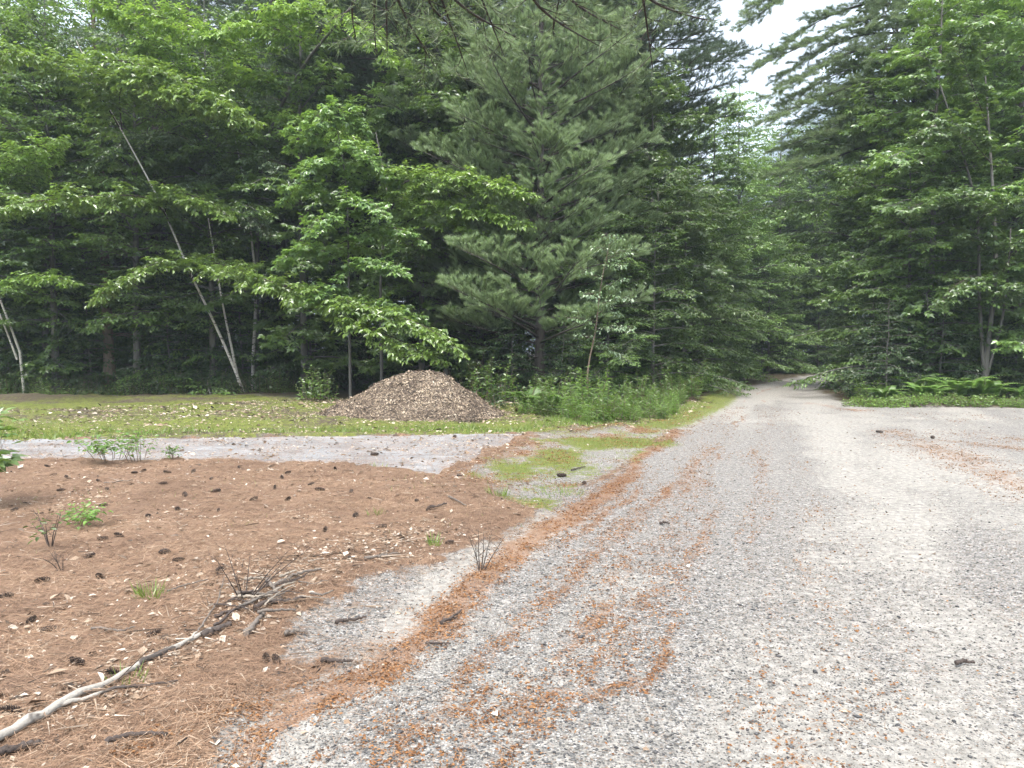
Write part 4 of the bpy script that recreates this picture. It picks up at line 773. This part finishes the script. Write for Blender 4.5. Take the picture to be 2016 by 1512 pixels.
# ------------------------------------------------------------------ fallen sticks
def stick(name, label, px, r, mk, branches=(), seed=1, cat='stick', z=.02, group=None):
    g = np.random.default_rng(seed)
    def line(q, n):
        P = np.array([gp(a, b, .06) for a, b, *_ in q]); P[:, 2] = ground_z(P[:, 0], P[:, 1]); P = resample(P, n); P[:, 2] = np.maximum(P[:, 2], ground_z(P[:, 0], P[:, 1])) + z; P[1:-1] += g.normal(0, r * .25, (n - 2, 3)); return P
    P = line(px, 24); c = P[len(P) // 2].copy(); c[2] = 0
    ch = tube(P - c, r * (1 - .5 * np.linspace(0, 1, 24)) * (1 + g.normal(0, .06, 24)), 9)
    for q, rb, zz in branches:
        Q = line(q, 9); Q[:, 2] += np.linspace(0, zz, 9); ch += tube(Q - c, np.linspace(rb, rb * .4, 9), 6)
    o = build(name, ch, [M[mk]], None, True); o.location = [float(t) for t in c]; return tag(o, label, cat, group)
def peeled():
    m, t = mat('peeled_branch'); s = N(t); a = s.noise(s.map(s.obj(), (1, 1, 1)), 5.5, 3, .6); b = s.noise(s.obj(), 90, 3)
    col = s.mix(s.smooth(a, .5, .56), s.mix(b, (.2, .18, .155), (.36, .335, .295)), s.mix(b, (.03, .025, .022), (.1, .085, .075))); s.pbr(col, .85, b, .004); return m
M['peeled'] = peeled(); M['litterstick'] = bark('bleached_stick', (.14, .115, .09), (.36, .31, .25), 30, .5, .003)
stick('fallen_branch', 'long crooked fallen branch, partly peeled white, lying on the needles at the near left', [(-60, 1500), (0, 1462), (60, 1435), (105, 1408), (160, 1378), (220, 1348), (275, 1312), (330, 1285), (365, 1262), (400, 1246), (450, 1232)], .021, 'peeled', [([(352, 1275), (372, 1262), (388, 1248)], .012, .01), ([(100, 1412), (180, 1385), (262, 1362)], .012, .0)], 4, 'branch', .022)
STK = [('grey stick topmost of the dead stick pile, pointing right', [(538, 1160), (570, 1145), (632, 1134)], .014, 'stick'), ('dark stick across the middle of the stick pile', [(440, 1190), (520, 1160), (600, 1148)], .01, 'darkstick'), ('pale stick sloping through the stick pile', [(470, 1200), (515, 1178), (560, 1160)], .012, 'stick'),
       ('short pale split piece in the stick pile', [(526, 1148), (545, 1172)], .014, 'stick'), ('dark bark stick under the stick pile', [(500, 1200), (560, 1188), (602, 1176)], .016, 'darkstick'), ('short forked pale stick below the stick pile', [(484, 1250), (500, 1230), (522, 1208)], .017, 'stick'),
       ('thin pale twig standing up out of the stick pile', [(390, 1240), (430, 1185), (442, 1145)], .006, 'stick'), ('dark lump of bark at the upper end of the white branch', [(398, 1252), (425, 1240), (455, 1230)], .022, 'darkstick'), ('thin grey stick left of the stick pile', [(180, 1238), (240, 1240), (265, 1232)], .008, 'stick'),
       ('grey bleached stick on the needles toward the road', [(718, 1104), (750, 1099), (784, 1092)], .013, 'stick'), ('dark stick on the needles left of the road edge', [(842, 1000), (862, 998), (880, 996)], .014, 'darkstick'), ('dark curved stick on the orange drift', [(868, 1215), (890, 1204), (908, 1190)], .01, 'darkstick'),
       ('thin dark stick lying on the orange needle band', [(838, 1252), (862, 1252), (888, 1251)], .008, 'darkstick'), ('dark stick lying at the bottom left', [(0, 1490), (40, 1474), (85, 1470)], .016, 'darkstick'), ('curved dark stick near the bottom of the needles', [(210, 1470), (250, 1455), (330, 1452)], .011, 'darkstick'), ('bare stick on the far needles', [(205, 958), (230, 957), (262, 957)], .009, 'stick'),
       ('dark stick on the lower sandy finger', [(632, 1294), (660, 1293), (694, 1292)], .012, 'darkstick'), ('dark stick at the mouth of the lower needle finger', [(660, 1210), (690, 1206), (720, 1200)], .012, 'darkstick'), ('flat bark piece beside the lower needle finger', [(560, 1242), (580, 1236), (606, 1233)], .014, 'stick'), ('slim dark stick on the road verge', [(1125, 920), (1140, 916), (1152, 913)], .012, 'darkstick'),
       ('thin twig left among the pale flakes', [(330, 1170), (360, 1160), (410, 1150)], .006, 'stick'), ('bleached stick near the needle bed tip', [(884, 985), (905, 995), (918, 1002)], .01, 'stick'), ('thin stick below the white branch', [(240, 1362), (290, 1358), (350, 1342)], .008, 'darkstick'), ('brown bark flake lying on the gravel road', [(1300, 1022), (1310, 1020), (1318, 1023)], .012, 'darkstick'), ('dark wet stick on the near right gravel', [(1882, 1290), (1900, 1286), (1920, 1289)], .012, 'darkstick')]
for i, (lb, q, r_, mk) in enumerate(STK): stick('stick', lb, q, r_, mk, (), 20 + i)

gs = np.random.default_rng(31)
for i in range(22):
    a = gs.uniform(400, 640); b = 1212 - (a - 400) * .27 + gs.normal(0, 17); l = gs.uniform(25, 75); t_ = gs.normal(.5, .55)
    stick('stick', 'thin broken stick tangled in the dead stick pile', [(a - l * .5, b + l * .25 * t_), (a, b + gs.normal(0, 3)), (a + l * .5, b - l * .25 * t_)], gs.uniform(.004, .011), ('stick', 'darkstick', 'litterstick')[i % 3], (), 60 + i, 'stick', .025 + .03 * gs.random(), 'broken sticks in the stick pile')
# small bare bush at the road edge and dead twigs over the stick pile
def twiggy(name, label, cat, px, py, h, n, mk, lf=None, leaf=.03, seed=1, style='oval', spread=.6, keep=1.0, lgap=.04, up=1.0, w_=.05, sub=3):
    cr = Crown(seed); g = cr.g; b = gp(px, py); b[2] = float(ground_z(b[:1], b[1:2])[0]); tk = []
    for k in range(n):
        a = g.random() * 6.28; d = np.array([math.cos(a), math.sin(a), 0]) * spread * g.uniform(.3, 1); hh = h * g.uniform(.6, 1.05); o = d * w_
        P = resample([o, o + d * hh * .4 + UP * hh * .45 * up, o + d * hh + UP * hh * up + g.normal(0, .06, 3) * h], 8); tk += tube(P, np.linspace(.0035 + .004 * h, .0012, 8), 5); cr.spray(P, h * .38, h * .16, t0=.3, droop=-.15, zj=.4, sub=sub, r=.0018)
    e = empty(name, b, label, cat); S, E, r = cr.twigs()
    build('stems', tk + [twig_mesh(S, E, r, 0)], [M[mk]], e, True)
    if lf: build('leaves', [cr.leaves(lgap, leaf, style, 0, keep=keep)], [M[lf]], e)
    return e
twiggy('bare_shrub', 'small leafless twiggy shrub at the edge of the road sand', 'shrub', 946, 1124, .26, 6, 'darkstick', seed=3, spread=.7)
twiggy('bare_shrub', 'leafless dark twigs sticking up over the dead stick pile', 'twigs', 480, 1195, .3, 7, 'darkstick', seed=4, spread=1.3)
twiggy('bare_shrub', 'small dead twigs on the left of the needle bed', 'twigs', 100, 1095, .25, 5, 'darkstick', 'shrub', .05, 5, spread=.9, keep=.25)
twiggy('bare_shrub', 'tiny bare twigs near the middle of the needle bed', 'twigs', 124, 1135, .14, 4, 'darkstick', seed=6, spread=.6)
twiggy('young_shrub', 'low light-green shrub at the near edge of the paved drive', 'shrub', 222, 914, .34, 12, 'tanbark', 'fern', .07, 7, spread=.75, w_=.3)
twiggy('young_shrub', 'taller sparse shrub of thin stems right of the low light-green one', 'shrub', 275, 914, .42, 7, 'tanbark', 'fern', .06, 8, spread=.6, keep=.55, w_=.3)
twiggy('young_shrub', 'tiny seedling right of the shrubs on the drive edge', 'seedling', 340, 912, .16, 5, 'tanbark', 'fern', .05, 9)
twiggy('seedling', 'small green seedling among the needles at the left', 'seedling', 150, 1052, .14, 7, 'tanbark', 'fern', .05, 10, spread=1.2)
twiggy('oak_sapling', 'oak sapling with big lobed leaves leaning in at the left edge, close by', 'sapling', -35, 1010, .95, 6, 'tanbark', 'maple', .17, 11, 'maple', spread=.42, lgap=.1, sub=2)

# ------------------------------------------------------------------ ferns, weeds and shrubs along the wood
def fern_proto():
    g = np.random.default_rng(3); P_, A_, N_, L_, tk = [], [], [], [], []
    for k in range(9):
        a = k * 2.4 + g.normal(0, .2); h = np.array([math.cos(a), math.sin(a), 0]); L = g.uniform(.6, .9); u = np.linspace(0, 1, 20)[:, None]; Q = h * L * (.15 + .85 * u) * u ** .7 + UP * L * (1.6 * u - 1.0 * u ** 2); tk += tube(Q, np.linspace(.005, .0015, 20), 4)
        T = nrmz(np.gradient(Q, axis=0)); sd_ = nrmz(np.cross(T, UP))
        for sg in (-1, 1):
            P_.append(Q[3:]); A_.append(sd_[3:] * sg + T[3:] * .35 + UP * -.15); N_.append(np.cross(sd_[3:], T[3:])); L_.append(L * .34 * (1 - u[3:, 0]) ** .7 + .02)
    P_, A_, N_, L_ = map(np.concatenate, (P_, A_, N_, L_)); N_ = np.where(N_[:, 2:] < 0, -N_, N_)
    return tk, [leaf_mesh(P_, A_, N_, L_, 'diamond', 0, np.clip(g.normal(.5, .25, len(P_)), 0, 1))]
def weed_proto(seed, n, h, leaf, style, rad, lgap):
    g = np.random.default_rng(seed); tk, P_, A_, L_ = [], [], [], []
    for k in range(n):
        a = g.random() * 6.28; q = rad * math.sqrt(g.random()); o = np.array([math.cos(a) * q, math.sin(a) * q, -.03]); d = np.array([math.cos(a), math.sin(a), 0]) * g.uniform(.05, .35) + g.normal(0, .08, 3) * [1, 1, 0]; hh = h * g.uniform(.55, 1.1) * (1.1 - .4 * q / rad)
        u = np.linspace(0, 1, 9)[:, None]; Q = o + d * hh * u ** 1.6 + UP * hh * u; tk += tube(Q, np.linspace(.006, .002, 9), 4)
        m = int(hh / lgap); f = np.sort(.12 + .88 * g.random(m)); p = np.stack([np.interp(f, u[:, 0], Q[:, c]) for c in range(3)], 1); b = g.random(m) * 6.28
        P_.append(p); A_.append(np.stack([np.cos(b), np.sin(b), g.uniform(-.2, .9, m)], 1)); L_.append(leaf * (1.15 - .55 * f) * g.uniform(.7, 1.2, m))
    P_, A_, L_ = map(np.concatenate, (P_, A_, L_))
    return tk, [leaf_mesh(P_, A_, UP + g.normal(0, .3, (len(P_), 3)), L_, style, 0, np.clip(g.normal(.5, .25, len(P_)), 0, 1))]
PL = {}
def small(kind, x, y, s_, label, group=None):
    if kind not in PL:
        nm, cat, (tk, cw), lf = {'fern': lambda: ('fern', 'fern', fern_proto(), 'fern'), 'weed': lambda: ('weed_clump', 'weeds', weed_proto(5, 34, 1.0, .17, 'narrow', .5, .026), 'weed'), 'weed2': lambda: ('weed_clump', 'weeds', weed_proto(6, 30, .8, .19, 'narrow', .5, .03), 'weed'),
                                'bush': lambda: ('leafy_shrub', 'shrub', weed_proto(7, 26, 1.0, .13, 'oval', .5, .045), 'maple'), 'bush2': lambda: ('leafy_shrub', 'shrub', weed_proto(8, 22, .9, .12, 'diamond', .6, .04), 'dark'), 'creep': lambda: ('leafy_shrub', 'shrub', weed_proto(9, 40, .38, .1, 'oval', .7, .03), 'weed')}[kind]()
        PL[kind] = e = empty(nm, (x, y, 0), label, cat, group, x * 7.7 % 6.28, s_); build('stems', tk, [M['tanbark']], e, True); build('leaves', cw, [M[lf]], e); return e
    return copy_thing(PL[kind], (x, y, float(ground_z(np.array([x]), np.array([y]))[0]) - .02), x * 7.7 % 6.28, s_, label, group)
for i, (px, Y, k, s_) in enumerate([(1090, 17.8, 'weed', .9), (1130, 17.2, 'weed2', .85), (1165, 16.6, 'weed', .85), (1205, 16.8, 'weed2', .95), (1245, 17.3, 'weed', .95), (1285, 17.9, 'weed2', 1.0), (1315, 18.8, 'weed', .85), (1120, 19.2, 'weed', 1.25), (1165, 18.6, 'weed', 1.2), (1210, 18.8, 'weed2', 1.25), (1255, 19.4, 'weed', 1.2), (1060, 19.4, 'weed', 1.1), (1095, 20.2, 'bush', 1.5), (1300, 20.3, 'weed2', 1.1), (1335, 21.5, 'weed', .95), (1045, 18.2, 'weed2', .6), (1080, 20.8, 'weed', 1.4), (1000, 19.8, 'bush2', 1.1), (1180, 20.8, 'bush2', 1.5), (1250, 21, 'bush', 1.3)]):
    row = 'front' if Y < 18 else 'middle' if Y < 19.5 else 'back'; small(k, gx(px, Y), Y, s_ * (.8 + .22 * math.sin(i * 2.6)) * (.8 if px > 1240 else 1), 'tall green weeds in the %s of the thicket between the chip pile and the road' % row if 'weed' in k else 'leafy shrub at the %s of the weed thicket beside the road' % row, 'thicket plants, %s row, %s' % (row, 'weeds' if 'weed' in k else 'shrubs'))
g0 = np.random.default_rng(4)
small('fern', gx(1045, 19), 19, 1.1, 'pale fern on the left of the weed thicket'); small('fern', gx(1085, 18.2), 18.2, .9, 'fern in the middle of the weed thicket')
for i, (px, Y, s_) in enumerate([(1770, 21.8, 1.0), (1800, 21.5, .9), (1835, 21.9, 1.1), (1862, 21.6, 1.15), (1890, 22.2, 1.2), (1915, 21.8, 1.1), (1945, 22.4, 1.2), (1965, 21.9, 1.0), (1840, 22.9, 1.2), (1880, 23.1, 1.3), (1925, 23.2, 1.2), (1985, 22.8, 1.0), (2020, 22.5, 1.0)]):
    small('fern', gx(px, Y), Y + g0.uniform(-.5, .9), s_ * g0.uniform(.65, 1.2), 'pale green fern in the bank of ferns at the foot of the right-hand maples', 'ferns along the right road edge')
for i in range(22):
    px = 1700 + i * 16.5; Y = 21.1 + .5 * math.sin(i * 2.3) ** 2; small('creep', gx(px, Y), Y + .1, .75 + .3 * math.sin(i * 5.1) ** 2, 'low leafy weeds along the right gravel edge under the ferns', 'weeds along the right gravel edge')
g_ = np.random.default_rng(77)
for i in range(46):
    px = -40 + i * 15.2 + g_.uniform(-6, 6); Y = g_.uniform(26.6, 28.6); k = ('creep', 'bush2', 'creep', 'bush2', 'bush')[i % 5]
    z = 'left of the tan trunk' if px < 220 else 'between the tan trunk and the leaning birch' if px < 470 else 'between the leaning birch and the chip pile'
    small(k, gx(px, Y), Y, g_.uniform(.6, 1.15), 'low leafy shrub at the wood edge ' + z, 'wood edge shrubs ' + z)
small('bush', gx(625, 22.5), 22.5, 1.1, 'leafy shrub standing just left of the chip pile'); small('bush', gx(975, 21.5), 21.5, 1.35, 'round-leaved shrub just right of the chip pile'); small('bush', gx(935, 24), 24, 1.6, 'shrub in the shade behind the right slope of the chip pile')
for i in range(30):
    t = i / 29; px = 1345 + 150 * t; Y = 22.5 + 24 * t ** 1.2; k = ('weed2', 'creep', 'bush', 'weed')[i % 4]; small(k, gx(px, Y) - .3 - .6 * (i % 2), Y, .8 + .5 * (i % 3) / 2, 'leafy weeds along the left verge of the gravel road', 'weeds along the left road verge')
for i in range(16):
    t = i / 15; px = 1645 + 45 * t; Y = 31 - 8.5 * t; small(('creep', 'weed2', 'bush2')[i % 3], gx(px, Y) + .5, Y, .7 + .3 * (i % 2), 'leafy weeds at the right corner where the road turns', 'weeds at the right road corner')

# ------------------------------------------------------------------ the air
def haze():
    m, t = mat('haze'); v = t.nodes.new("ShaderNodeVolumePrincipled"); o_ = t.nodes.new("ShaderNodeOutputMaterial"); v.inputs['Color'].default_value = (.74, .87, 1, 1); v.inputs['Density'].default_value = .0007; v.inputs['Anisotropy'].default_value = .2
    t.links.new(v.outputs[0], o_.inputs['Volume']); x0, x1, y0, y1, z0, z1 = -1700, 1700, -1700, 1700, -1.4, 560
    V = np.array([[x, y, z] for z in (z0, z1) for y in (y0, y1) for x in (x0, x1)], float); Fc = np.array([[0, 2, 3, 1], [4, 5, 7, 6], [0, 1, 5, 4], [2, 6, 7, 3], [0, 4, 6, 2], [1, 3, 7, 5]])
    tag(build('haze', [(V, Fc, 0, .5)], [m]), 'thin bluish summer haze in the air', 'haze', None, 'stuff')
haze()
